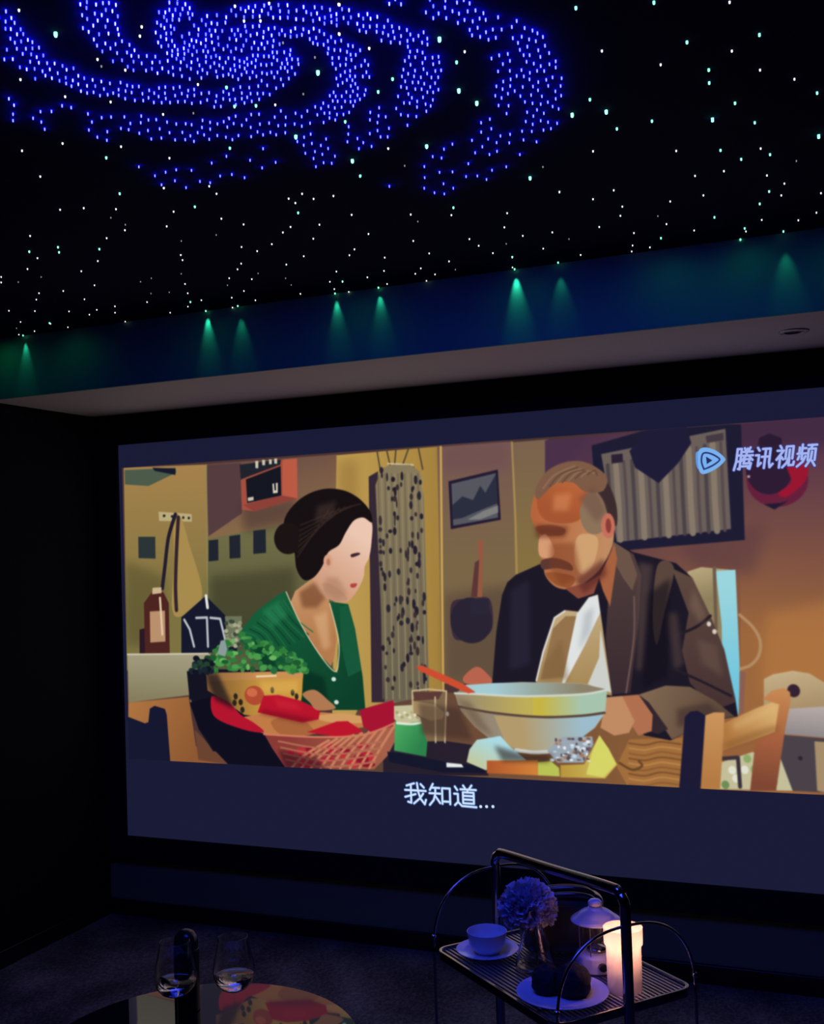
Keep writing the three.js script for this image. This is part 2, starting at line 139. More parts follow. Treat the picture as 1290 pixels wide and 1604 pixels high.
const fibre = (r, h) => plainMerge([cyl(r, r, h, 6).translate(0, -h / 2, 0), new THREE.SphereGeometry(r, 6, 2, 0, Math.PI * 2, Math.PI / 2, Math.PI / 2).translate(0, -h, 0)]);
const glow = (r, g, b) => std({ color: 0x000000, roughness: 1, emissive: lin(r, g, b), emissiveIntensity: 1 });
const starGlow = { blue: [glow(0.5, 0.6, 95), glow(0.28, 0.36, 75), glow(0.85, 0.95, 115)], white: glow(1.5, 1.55, 1.6), dim: glow(0.28, 0.27, 0.28), green: glow(0.5, 2.2, 1.5), bigGreen: glow(0.7, 4.5, 2.8) };
const fibreGeo = { blue: fibre(0.00125, 0.0048), white: fibre(0.0018, 0.003), dim: fibre(0.0015, 0.003), green: fibre(0.0023, 0.004), bigGreen: fibre(0.0031, 0.006) };
function stars(name, list, geo, mats, from = 0, to = list.length / 2) {
  for (let i = from; i < to; i++) {
    const m = mesh(name, geo, Array.isArray(mats) ? mats[i % mats.length] : mats, ceiling);
    m.position.set(list[2 * i], CEIL, list[2 * i + 1]);
    m.castShadow = false;
  }
}
stars('white_star_light', whiteStars, fibreGeo.white, starGlow.white);
stars('white_star_light', dimStars, fibreGeo.dim, starGlow.dim);
stars('green_star_light', greenStars, fibreGeo.green, starGlow.green);
stars('green_star_light', bigGreenStars, fibreGeo.bigGreen, starGlow.bigGreen);
{
  const order = [...Array(blueStars.length / 2).keys()].sort((a, b) => blueStars[2 * b + 1] - blueStars[2 * a + 1]);
  const sorted = order.flatMap((i) => [blueStars[2 * i], blueStars[2 * i + 1]]);
  stars('blue_star_light', sorted, fibreGeo.blue, starGlow.blue, 0, 300);
  const n = sorted.length / 2 - 300;
  const rest = new THREE.InstancedMesh(fibreGeo.blue, starGlow.blue[0], n);
  const mt = new THREE.Matrix4();
  for (let i = 0; i < n; i++) rest.setMatrixAt(i, mt.makeTranslation(sorted[2 * (i + 300)], CEIL, sorted[2 * (i + 300) + 1]));
  rest.name = 'blue_star_lights'; rest.userData.kind = 'stuff';
  ceiling.add(rest);
}
// green fibres set close to the soffit: each throws a cone of green down its front
for (const [x, dz, power] of [[0.106, 0.013, 0.034], [0.967, 0.011, 0.06], [1.11, 0.02, 0.02], [1.502, 0.011, 0.036], [1.67, 0.011, 0.032], [2.162, 0.012, 0.085], [2.311, 0.02, 0.015], [3.002, 0.028, 0.022]]) {
  const m = mesh('green_star_light', fibreGeo.green, starGlow.green, ceiling);
  m.position.set(x, CEIL, SOFFIT_FRONT + dz); m.castShadow = false;
  const s = new THREE.SpotLight(lin(0.06, 1, 1), power, 0, 0.36, 0.9);
  s.position.set(x, CEIL - 0.012, SOFFIT_FRONT + dz);
  s.target.position.set(x + 0.005, SOFFIT, SOFFIT_FRONT + dz - 0.035);
  s.castShadow = true; s.shadow.radius = 0.2;
  scene.add(s, s.target);
}

// brighter green fibres a hand's breadth from the soffit wash its front
for (const [x, dz, power] of [[0.02, 0.12, 0.009], [0.35, 0.14, 0.005], [1.0, 0.16, 0.004], [1.6, 0.15, 0.005], [2.2, 0.16, 0.005], [2.66, 0.14, 0.006], [2.9, 0.12, 0.006], [3.2, 0.14, 0.006]]) {
  const m = mesh('green_star_light', fibreGeo.green, starGlow.green, ceiling);
  m.position.set(x, CEIL, SOFFIT_FRONT + dz); m.castShadow = false;
  const p = new THREE.SpotLight(lin(0.02, 1, 0.55), power, 0, 1.45, 1);
  p.position.set(x, CEIL - 0.012, SOFFIT_FRONT + dz); p.target.position.set(x, SOFFIT, SOFFIT_FRONT + dz - 0.05); p.castShadow = true; p.shadow.radius = 0.2;
  scene.add(p, p.target);
}

// ---------------------------------------------------------------- picture on the screen
const cv = document.createElement('canvas');
cv.width = 2048; cv.height = 1152;
const g2 = cv.getContext('2d');
const BAR = '#1a1b35';
g2.fillStyle = BAR; g2.fillRect(0, 0, 2048, 1152);
g2.fillStyle = '#4a3230'; g2.fillRect(11, 68, 2026, 860);
g2.lineCap = g2.lineJoin = 'round';
const paintOf = (c) => { if (!Array.isArray(c)) return c; const q = g2.createLinearGradient(c[2], c[3], c[4], c[5]); q.addColorStop(0, c[0]); q.addColorStop(1, c[1]); return q; };
function path(p, smooth, closed) {
  g2.beginPath();
  const n = p.length / 2, P = (i) => { const k = closed ? (i + n) % n : Math.max(0, Math.min(n - 1, i)); return [p[2 * k], p[2 * k + 1]]; };
  g2.moveTo(p[0], p[1]);
  for (let i = 0; i < (closed ? n : n - 1); i++) {
    const a = P(i - 1), b = P(i), c = P(i + 1), d = P(i + 2);
    if (smooth) g2.bezierCurveTo(b[0] + (c[0] - a[0]) / 6, b[1] + (c[1] - a[1]) / 6, c[0] - (d[0] - b[0]) / 6, c[1] - (d[1] - b[1]) / 6, c[0], c[1]);
    else g2.lineTo(c[0], c[1]);
  }
  if (closed) g2.closePath();
}
const poly = (c, p, smooth) => { g2.fillStyle = paintOf(c); path(p, smooth, true); g2.fill(); };
const line = (c, w, p, smooth) => { g2.strokeStyle = c; g2.lineWidth = w; path(p, smooth, false); g2.stroke(); };
const oval = (c, x, y, rx, ry) => { g2.fillStyle = c; g2.beginPath(); g2.ellipse(x, y, Math.max(1, rx), Math.max(1, ry), 0, 0, 2 * Math.PI); g2.fill(); };
const bar = (x, y, w, h) => { g2.fillStyle = BAR; g2.fillRect(x, y, w, h); };
function soft(blur, list) { // out-of-focus patches of the picture
  const c2 = document.createElement('canvas'); c2.width = 2048; c2.height = 1152;
  const keep = g2, q = c2.getContext('2d');
  for (const [c, alpha, p] of list) {
    q.globalAlpha = alpha; q.fillStyle = c; q.beginPath();
    for (let i = 0; i < p.length; i += 2) q.lineTo(p[i], p[i + 1]);
    q.closePath(); q.fill();
  }
  keep.filter = 'blur(' + blur + 'px)'; keep.drawImage(c2, 0, 0); keep.filter = 'none';
}
function soften(px) {
  const c2 = document.createElement('canvas'); c2.width = 2048; c2.height = 1152;
  c2.getContext('2d').drawImage(cv, 0, 0);
  g2.filter = 'blur(' + px + 'px)'; g2.drawImage(c2, 0, 0); g2.filter = 'none';
}
// walls of the kitchen in the picture
poly(['#a5814b','#7c7240',137,73,124,492],[18,68,312,76,298,632,11,669],0);
poly(['#6d4f44','#8a6c48',464,79,496,292],[304,75,727,74,718,313,301,299],0);
poly('#553c3e',[307,77,421,78,420,221,307,282],0);
poly(['#6f6b45','#57573a',458,277,448,563],[303,289,551,257,721,254,706,661,293,666],0);
line('#8f8554',4,[306,77,298,452],0);
poly(['#bd9a50','#a3813c',743,228,1021,241],[723,76,1027,72,1004,789,684,798],0);
poly(['#76574f','#7a6546',1136,76,1124,369],[1017,73,1222,73,1223,417,1208,687,1007,691],0);
poly(['#7a624c','#86703f',1259,84,1248,373],[1221,75,1315,74,1300,463,1216,462],0);
line('#a88a52',5,[1221,75,1223,281,1221,412],0);
poly(['#4b3049','#96623a',1384,98,1874,588],[1308,76,1979,60,1942,927,1273,964],0);
poly(['#54344a','#9c673b',1922,119,1889,573],[1780,70,1979,65,1950,746,1754,752],0);
soft(14,[['#4a4426',0.45,[16,347,152,393,146,597,8,598]],
['#3e2a2c',0.5,[417,193,600,188,582,255,426,276]],
['#33331f',0.5,[310,397,586,376,570,596,303,597]],
['#6a4a52',0.5,[1027,73,1212,76,1210,144,1030,143]],
['#4a3832',0.5,[1023,459,1213,439,1203,687,1014,691]],
['#bd7c42',0.5,[1821,514,1974,486,1966,688,1799,706]],
['#35223c',0.5,[1545,30,1994,37,1990,138,1541,139]],
['#5a3a40',0.6,[1624,344,1830,306,1796,424,1666,406]],
['#8d6a34',0.5,[728,88,786,92,781,230,724,227]]]);
// left: hood, tile, hook rail and apron
poly('#4b5a49',[21,75,200,79,204,93,105,127,21,118],0);
poly('#171a2b',[120,74,201,81,200,100,128,84],0);
poly('#2b3435',[64,275,124,277,123,341,63,338],0);
poly('#b9aa7a',[138,204,252,216,252,238,139,231],0);
oval('#2b2426',157,217,5,4);
oval('#2b2426',185,220,5,4);
oval('#2b2426',223,225,4,4);
oval('#2b2426',242,227,4,4);
poly('#a78a4c',[190,224,215,225,239,297,280,451,207,510,176,485,187,352],1);
line('#241d2c',12,[196,215,170,281,155,365,144,428],1);
line('#33242c',12,[206,224,197,317,190,422,191,492],1);
// tiles and red wall shelf
poly('#1f242d',[307,294,339,292,338,352,305,354],0);
poly('#1f242d',[376,284,412,281,411,347,375,348],0);
poly('#1f242d',[455,272,495,269,494,335,453,337],0);
poly('#1f242d',[541,261,582,258,580,326,540,329],0);
poly('#a44e3e',[419,128,554,79,602,77,599,192,550,186,460,217,420,211],0);
poly('#ba5a43',[556,78,600,77,599,190,552,183],0);
poly('#14161f',[436,126,549,95,548,177,438,193],0);
poly('#20222b',[417,83,550,77,548,91,419,125],0);
poly('#8c4037',[425,198,550,177,600,188,460,218],0);
poly('#c9c2b0',[468,76,478,76,477,97,468,96],0);
poly('#c9c2b0',[490,74,500,75,499,90,490,89],0);
poly('#c9c2b0',[512,74,521,75,521,88,512,88],0);
poly('#c9c2b0',[529,73,538,73,538,88,529,87],0);
poly('#d9d1c0',[521,143,538,141,537,169,522,170],0);
poly('#14161f',[526,143,532,142,532,162,527,162],0);
poly('#c9c2b0',[440,178,459,176,459,186,441,188],0);
// things on the counter
poly('#16192b',[207,513,292,452,355,508,393,563,391,610,204,618],0);
line('#b9c0c4',7,[217,520,235,548,248,597],0);
line('#b9c0c4',7,[258,515,294,514,295,597],0);
line('#b9c0c4',7,[306,515,338,518,356,590],0);
line('#e4e4dc',9,[293,452,297,486],0);
poly('#6d7259',[354,511,410,511,404,597,360,597],0);
oval('#3a4638',366,586,7,6);
oval('#a9a98a',365,590,7,6);
oval('#8b9270',380,564,7,6);
oval('#3a4638',393,557,7,6);
oval('#a9a98a',372,529,7,6);
oval('#8b9270',360,575,7,6);
oval('#3a4638',379,527,7,6);
oval('#a9a98a',399,537,7,6);
oval('#8b9270',377,538,7,6);
oval('#3a4638',386,562,7,6);
oval('#a9a98a',386,536,7,6);
oval('#8b9270',371,535,7,6);
oval('#3a4638',373,526,7,6);
oval('#a9a98a',363,593,7,6);
oval('#8b9270',403,530,7,6);
oval('#3a4638',358,531,7,6);
oval('#a9a98a',389,578,7,6);
oval('#8b9270',357,562,7,6);
oval('#3a4638',357,556,7,6);
oval('#a9a98a',386,595,7,6);
oval('#8b9270',368,580,7,6);
oval('#3a4638',397,590,7,6);
oval('#a9a98a',357,553,7,6);
oval('#8b9270',404,547,7,6);
oval('#3a4638',395,559,7,6);
oval('#a9a98a',393,554,7,6);
poly('#2a1824',[60,548,92,541,94,626,58,623],0);
poly('#4c241f',[78,470,108,438,147,439,165,471,164,618,77,622],0);
poly('#b98f6c',[98,495,151,493,150,583,97,586],0);
line('#e2c7a6',7,[135,456,140,562],0);
poly('#cbb48d',[110,426,141,425,141,442,108,445],0);
poly(['#a39c80','#857d5c',120,619,115,753],[15,621,303,617,284,681,225,737,14,763],0);
line('#c8c3a8',5,[15,621,294,617],0);
poly(['#ae7440','#8d5830',21,763,236,917],[14,763,225,741,245,882,373,911,368,938,6,955],0);
poly('#6a4430',[242,834,302,887,369,932,252,920],0);
poly('#16172f',[2,802,71,822,83,818,89,779,106,770,142,778,148,795,157,948,-3,963],0);
// yellow wall: hanging wires and ironing board
line('#4a4030',4,[844,72,854,139],0);
line('#4a4030',4,[872,70,883,124,907,113],0);
line('#4a4030',4,[936,71,916,117,949,123],0);
line('#4a4030',4,[964,73,974,129],0);
line('#4a4030',4,[899,74,894,112],0);
line('#d8d0b0',3,[874,108,948,116],0);
poly('#352833',[817,140,845,127,850,404,842,743,804,744],0);
poly(['#86785a','#6b6350',897,133,878,675],[836,164,855,120,883,112,938,115,965,134,975,205,970,740,842,743,839,403],0);
line('#6b6048',3,[845,133,843,403,838,734],0);
line('#938664',3,[855,134,853,404,848,734],0);
line('#6b6048',3,[865,135,862,404,858,734],0);
line('#938664',3,[874,135,872,404,867,734],0);
line('#6b6048',3,[884,136,882,404,877,734],0);
line('#938664',3,[893,136,891,404,886,733],0);
line('#6b6048',3,[903,137,901,405,896,733],0);
line('#938664',3,[913,137,910,405,906,733],0);
line('#6b6048',3,[922,138,920,405,915,733],0);
line('#938664',3,[932,138,929,405,925,733],0);
line('#6b6048',3,[941,139,939,405,934,732],0);
line('#938664',3,[951,140,948,406,943,732],0);
line('#6b6048',3,[960,140,958,406,953,732],0);
line('#938664',3,[970,141,967,406,962,732],0);
oval('#2c2630',856,139,3,7);
oval('#3a2f30',919,695,5,9);
oval('#241f2a',943,501,6,12);
oval('#2c2630',853,613,4,5);
oval('#3a2f30',942,449,3,6);
oval('#241f2a',874,341,5,8);
oval('#2c2630',904,503,5,12);
oval('#3a2f30',854,683,6,7);
oval('#241f2a',893,184,4,13);
oval('#2c2630',845,343,6,6);
oval('#3a2f30',949,409,4,8);
oval('#241f2a',843,599,5,8);
oval('#2c2630',940,706,3,6);
oval('#3a2f30',931,394,4,8);
oval('#241f2a',959,669,4,12);
oval('#2c2630',854,319,4,10);
oval('#3a2f30',961,652,5,11);
oval('#241f2a',929,545,5,13);
oval('#2c2630',854,345,3,6);
oval('#3a2f30',945,342,3,8);
oval('#241f2a',874,606,3,7);
oval('#2c2630',946,177,3,6);
oval('#3a2f30',942,607,5,12);
oval('#241f2a',966,163,4,7);
oval('#2c2630',923,613,6,5);
oval('#3a2f30',902,469,5,7);
oval('#241f2a',914,144,4,12);
oval('#2c2630',895,397,5,9);
oval('#3a2f30',939,692,4,6);
oval('#241f2a',936,483,5,13);
oval('#2c2630',898,254,4,7);
oval('#3a2f30',903,341,4,7);
oval('#241f2a',883,203,3,7);
oval('#2c2630',917,527,6,9);
oval('#3a2f30',923,450,5,10);
oval('#241f2a',918,474,4,11);
oval('#2c2630',881,483,3,5);
oval('#3a2f30',845,329,3,5);
oval('#241f2a',888,289,5,11);
oval('#2c2630',862,494,6,11);
oval('#3a2f30',923,420,4,6);
oval('#241f2a',965,505,5,6);
oval('#2c2630',961,199,6,11);
oval('#3a2f30',859,575,5,6);
oval('#241f2a',896,216,2,12);
oval('#2c2630',937,222,5,11);
oval('#3a2f30',962,481,4,9);
oval('#241f2a',937,326,4,11);
oval('#2c2630',874,174,4,6);
oval('#3a2f30',950,247,4,6);
oval('#241f2a',913,625,5,12);
oval('#2c2630',875,547,2,9);
oval('#3a2f30',942,544,3,10);
oval('#241f2a',873,680,4,8);
oval('#2c2630',966,464,5,12);
oval('#3a2f30',901,513,4,8);
oval('#241f2a',863,585,3,6);
oval('#2c2630',888,521,3,7);
oval('#3a2f30',900,173,5,8);
oval('#241f2a',846,389,4,5);
oval('#2c2630',953,156,5,12);
oval('#3a2f30',891,203,6,8);
oval('#241f2a',960,671,2,8);
oval('#2c2630',886,470,4,8);
oval('#3a2f30',847,259,5,13);
oval('#241f2a',953,150,4,5);
oval('#2c2630',911,166,3,7);
oval('#3a2f30',965,290,4,7);
oval('#241f2a',961,679,5,6);
oval('#2c2630',896,651,5,11);
oval('#3a2f30',938,512,5,8);
oval('#241f2a',855,411,4,12);
oval('#2c2630',938,257,5,6);
oval('#3a2f30',924,577,6,8);
oval('#241f2a',947,573,4,6);
oval('#2c2630',925,344,3,12);
oval('#3a2f30',939,301,4,9);
oval('#241f2a',902,642,5,7);
oval('#2c2630',850,401,4,8);
oval('#3a2f30',865,301,4,7);
oval('#241f2a',945,341,6,12);
oval('#2c2630',955,376,5,13);
oval('#3a2f30',939,200,5,9);
oval('#241f2a',945,573,5,7);
oval('#2c2630',918,351,3,11);
oval('#3a2f30',898,472,5,13);
oval('#241f2a',923,601,3,13);
oval('#2c2630',956,356,4,10);
oval('#3a2f30',848,650,4,6);
oval('#241f2a',888,151,6,7);
oval('#2c2630',962,195,4,9);
oval('#3a2f30',944,532,3,6);
oval('#241f2a',949,378,6,6);
oval('#2c2630',898,533,6,7);
oval('#3a2f30',846,283,6,6);
oval('#241f2a',875,289,6,5);
oval('#2c2630',929,325,3,9);
oval('#3a2f30',844,375,5,8);
oval('#241f2a',966,253,5,8);
oval('#2c2630',845,313,5,7);
oval('#3a2f30',921,428,5,6);
oval('#241f2a',942,181,3,8);
oval('#2c2630',871,144,3,12);
oval('#3a2f30',872,564,5,9);
oval('#241f2a',890,178,5,6);
oval('#2c2630',889,266,2,11);
oval('#3a2f30',923,360,4,11);
oval('#241f2a',892,515,3,8);
oval('#2c2630',855,125,6,9);
oval('#3a2f30',934,592,4,11);
oval('#241f2a',958,682,3,12);
oval('#2c2630',869,403,4,10);
oval('#3a2f30',953,650,4,11);
oval('#241f2a',854,437,4,11);
oval('#2c2630',926,571,2,10);
oval('#3a2f30',867,705,5,6);
oval('#241f2a',958,578,3,11);
oval('#2c2630',954,304,3,11);
oval('#3a2f30',890,252,3,11);
oval('#241f2a',889,243,4,7);
line('#c9a455',6,[1027,74,1018,407,1010,722],0);
// framed picture and brush
poly('#241b30',[1045,165,1181,142,1184,271,1047,290],0);
poly('#55565e',[1053,172,1175,151,1177,265,1054,281],0);
poly('#2b2e3e',[1053,228,1082,206,1111,217,1132,181,1145,200,1175,154,1176,229,1139,241,1080,262,1054,265],0);
poly('#7d7d7c',[1094,267,1139,246,1178,234,1178,252,1128,268],0);
poly('#3b2b38',[1042,483,1094,472,1145,472,1153,534,1136,566,1087,575,1044,570],1);
oval('#2a2332',1094,527,57,59);
poly('#2a2636',[1094,472,1145,471,1144,511,1094,511],0);
poly('#93583f',[1120,323,1127,318,1135,328,1126,468,1109,467,1120,378],0);
poly('#5a3634',[1110,378,1122,371,1113,467,1096,467],0);
// right wall: framed chart, lamp ball
poly('#1d1c32',[1426,97,1553,70,1755,69,1783,71,1780,343,1492,359,1435,319],0);
poly('#6a5e58',[1449,120,1747,79,1750,316,1479,338],0);
line('#4b4245',9,[1464,148,1467,239,1468,334],0);
line('#857868',14,[1484,145,1487,240,1488,333],0);
line('#57494a',7,[1504,142,1507,241,1507,332],0);
line('#4b4245',9,[1524,140,1526,242,1527,330],0);
line('#857868',14,[1544,137,1546,243,1547,329],0);
line('#57494a',7,[1563,134,1565,244,1566,328],0);
line('#4b4245',9,[1583,132,1584,245,1585,327],0);
line('#857868',14,[1602,129,1604,246,1605,326],0);
line('#57494a',7,[1622,126,1623,247,1624,325],0);
line('#4b4245',9,[1641,124,1642,248,1643,324],0);
line('#857868',14,[1660,121,1660,248,1662,323],0);
line('#57494a',7,[1679,119,1679,249,1680,322],0);
line('#4b4245',9,[1698,116,1698,250,1699,321],0);
line('#857868',14,[1716,113,1716,251,1718,320],0);
line('#57494a',7,[1735,111,1735,252,1736,319],0);
poly('#2b2132',[1474,123,1502,122,1502,143,1474,145],0);
poly('#453a40',[1701,93,1742,88,1742,106,1703,110],0);
poly('#1e1c35',[1519,117,1562,69,1658,68,1667,108,1633,155,1586,199,1531,158],0);
oval('#64203a',1858,206,68,63);
oval('#2d1c33',1841,180,52,59);
poly('#97162f',[1882,174,1924,172,1920,210,1879,246,1859,237,1888,213],1);
poly('#241a30',[1825,261,1862,260,1882,255,1849,275],0);
poly('#2a1b31',[1822,106,1845,97,1872,110,1872,127,1819,123],0);
oval('#d8b0b8',1795,195,3,3);
// white chair behind, wire and shelf
poly(['#b7a57c','#8f7f5a',1669,406,1687,480],[1645,414,1678,404,1753,413,1751,746,1738,760,1699,705,1679,575],0);
poly(['#9ad4dc','#6cc3dd',1735,453,1732,711],[1711,414,1756,412,1756,659,1748,753,1739,745,1718,595,1719,539],0);
line('#6c5a48',8,[1708,407,1706,550],0);
line('#b38a62',7,[1761,518,1789,546,1804,578,1800,612,1781,635,1758,644],1);
poly('#8a5f50',[1755,650,1769,651,1760,748,1750,749],0);
poly(['#c3ac84','#a88f6a',1865,649,1882,733],[1809,667,1829,656,1873,647,1909,653,1943,675,1941,731,1855,737,1806,728],0);
oval('#352230',1873,693,14,15);
poly(['#b3a6a2','#8f8788',1882,733,1879,795],[1856,735,1941,727,1938,798,1846,793],0);
poly('#4a4148',[1845,795,1938,800,1932,922,1857,922,1836,856],0);
poly('#a58c6a',[1913,807,1937,808,1932,922,1914,919],0);
oval('#2a242c',1881,847,5,5);
// table top
poly(['#5d4234','#8b5d36',837,777,1588,848],[762,765,1021,714,1455,706,1620,808,1614,945,638,999],0);
poly('#a06d3a',[1490,818,1620,810,1614,945,1492,951,1456,884],0);
line('#7a4d2a',4,[1489,827,1528,830,1566,821,1613,825],1);
line('#b98349',4,[1489,839,1527,842,1566,833,1612,837],1);
line('#8a5a30',4,[1488,852,1527,855,1565,845,1612,850],1);
line('#7a4d2a',4,[1488,864,1526,867,1565,858,1611,862],1);
line('#b98349',4,[1487,876,1526,879,1564,870,1611,874],1);
line('#8a5a30',4,[1487,889,1525,891,1564,882,1610,886],1);
line('#7a4d2a',4,[1486,901,1525,904,1563,894,1610,898],1);
line('#b98349',4,[1486,913,1524,916,1563,906,1609,910],1);
line('#8a5a30',4,[1485,926,1524,928,1562,919,1609,922],1);
line('#6a4526',6,[1464,876,1494,891,1518,881,1511,869],1);
poly('#271f2c',[835,828,981,836,1121,850,1126,923,831,937],0);
// person in dark jacket
poly('#1d1824',[1144,694,1161,557,1180,463,1195,431,1219,412,1282,387,1462,331,1519,364,1619,393,1656,429,1694,520,1721,596,1743,715,1747,755,1683,769,1589,817,1526,807,1478,728,1295,698],0);
poly(['#513e3a','#3a2b30',1485,355,1487,697],[1467,336,1519,369,1535,419,1525,527,1497,705,1449,710,1442,573],0);
poly('#6b5446',[1464,332,1508,362,1526,418,1512,457,1490,425,1471,386],0);
line('#6d5650',4,[1516,472,1511,573,1487,705],1);
poly(['#5d473d','#463231',1636,421,1682,724],[1609,405,1656,429,1695,522,1723,600,1744,722,1696,741,1640,679,1625,603,1644,512],0);
poly('#5a463c',[1576,396,1614,405,1587,512,1565,588,1559,512],1);
line('#241b24',7,[1615,565,1660,546,1694,520],1);
line('#241b24',6,[1611,649,1670,676,1734,708],1);
oval('#d8cfc8',1690,539,5,6);
oval('#d8cfc8',1702,557,5,6);
poly(['#7f6750','#5c4638',1533,712,1710,768],[1517,709,1583,686,1640,688,1697,720,1739,755,1683,769,1592,814,1575,787],0);
poly('#33262c',[1517,709,1541,727,1584,790,1560,803,1514,789],0);
poly('#b0704e',[1477,713,1517,709,1549,757,1545,796,1513,808,1491,774],0);
poly('#c08a62',[1439,717,1477,713,1505,774,1490,802,1454,810,1420,792],0);
poly('#a8613e',[1432,424,1473,342,1478,378,1456,495,1440,456],0);
poly(['#c4ab82','#a88a58',1336,494,1361,684],[1259,689,1282,605,1315,522,1343,503,1376,507,1404,472,1427,465,1436,550,1452,713,1360,699],0);
poly('#94724a',[1310,549,1343,518,1375,518,1368,589,1345,668,1273,676],0);
poly('#dfe2e2',[1372,513,1404,472,1427,467,1431,510,1390,589,1335,684,1328,684],0);
poly('#cdd0ca',[1430,550,1451,706,1393,686,1424,620],0);
line('#e6e8e6',4,[1262,679,1282,608,1315,522,1342,505],0);
// his head: plain painted profile
poly(['#b5633a','#c08a60',1279,252,1463,307],[1265,271,1270,227,1292,185,1326,155,1374,142,1417,151,1454,181,1474,237,1474,308,1463,358,1436,401,1406,428,1367,450,1324,446,1296,417,1291,381,1279,352,1286,320],1);
poly(['#c06a3c','#a65530',1382,153,1329,254],[1284,212,1319,166,1374,148,1405,166,1414,226,1385,281,1319,283,1287,260],1);
poly('#8b7258',[1390,257,1420,203,1442,180,1462,221,1473,276,1439,314,1404,308],1);
poly('#3b2b2c',[1414,154,1454,178,1480,238,1481,296,1464,284,1450,236,1428,199],1);
oval('#c4705a',1459,297,17,31);
oval('#8a3c34',1460,297,7,18);
poly('#8a4a30',[1274,294,1314,289,1350,300,1343,316,1293,314],1);
poly('#d69a72',[1285,320,1303,314,1321,353,1311,372,1285,368,1280,346],1);
poly('#5c3830',[1287,378,1321,372,1359,386,1365,405,1326,398,1290,400],1);
poly('#98552f',[1296,410,1339,411,1371,423,1357,446,1321,439],1);
poly('#cfa070',[1383,320,1431,325,1421,385,1391,415,1372,383],1);
poly('#8c4a38',[1345,449,1403,435,1435,416,1417,463,1377,475],0);
poly('#7d5a44',[1285,223,1278,200,1303,160,1343,138,1390,133,1430,148,1461,178,1452,209,1424,214,1399,207,1374,186,1331,187],1);
line('#967058',3,[1298,197,1329,165,1382,145],1);
line('#5f4436',3,[1315,193,1344,164,1390,149],1);
line('#967058',3,[1331,189,1358,163,1398,153],1);
line('#5f4436',3,[1348,185,1373,162,1406,156],1);
line('#967058',3,[1364,181,1388,162,1414,160],1);
line('#5f4436',3,[1381,177,1402,161,1421,164],1);
line('#967058',3,[1397,173,1417,160,1429,167],1);
line('#5f4436',3,[1413,169,1431,159,1437,171],1);
// person in green cardigan
poly(['#c99468','#b37a4c',644,430,661,573],[583,443,645,404,684,461,694,490,706,573,696,628,676,668,637,616,563,482],0);
poly(['#155c38','#0d4029',495,503,725,746],[394,565,455,499,534,450,554,443,595,530,652,617,704,667,711,573,686,473,744,481,762,548,780,676,785,765,587,770,546,697,450,627],0);
line('#1f6d43',3,[419,556,462,574,491,627],1);
line('#0c3a26',3,[432,547,475,568,506,620],1);
line('#1f6d43',3,[445,538,487,563,520,612],1);
line('#0c3a26',3,[458,529,500,558,535,605],1);
line('#1f6d43',3,[470,520,512,552,549,598],1);
line('#0c3a26',3,[483,511,524,547,563,591],1);
line('#1f6d43',3,[495,503,537,542,577,584],1);
line('#0c3a26',3,[508,494,549,537,592,577],1);
line('#1f6d43',3,[520,485,561,531,606,570],1);
line('#0c3a26',3,[533,476,573,526,620,563],1);
line('#1f6d43',3,[545,468,586,521,634,556],1);
poly('#17583a',[718,487,743,484,760,548,777,659,737,677,718,591],0);
line('#d9c8a8',3,[554,445,595,530,652,617,697,663,709,634,711,573,688,478],1);
oval('#cfe2d8',693,684,7,6);
oval('#cfe2d8',699,746,7,6);
poly(['#ecc6b0','#cf9a7c',788,302,695,444],[750,235,798,231,822,264,819,316,811,355,797,381,793,407,780,433,761,458,735,476,687,467,644,430,646,364,685,312,724,267],1);
poly('#c08f72',[667,424,703,431,742,465,716,474,684,464],1);
poly('#3c2530',[757,347,779,343,783,348,760,355],1);
poly('#b0453c',[753,427,772,426,766,436,754,436],1);
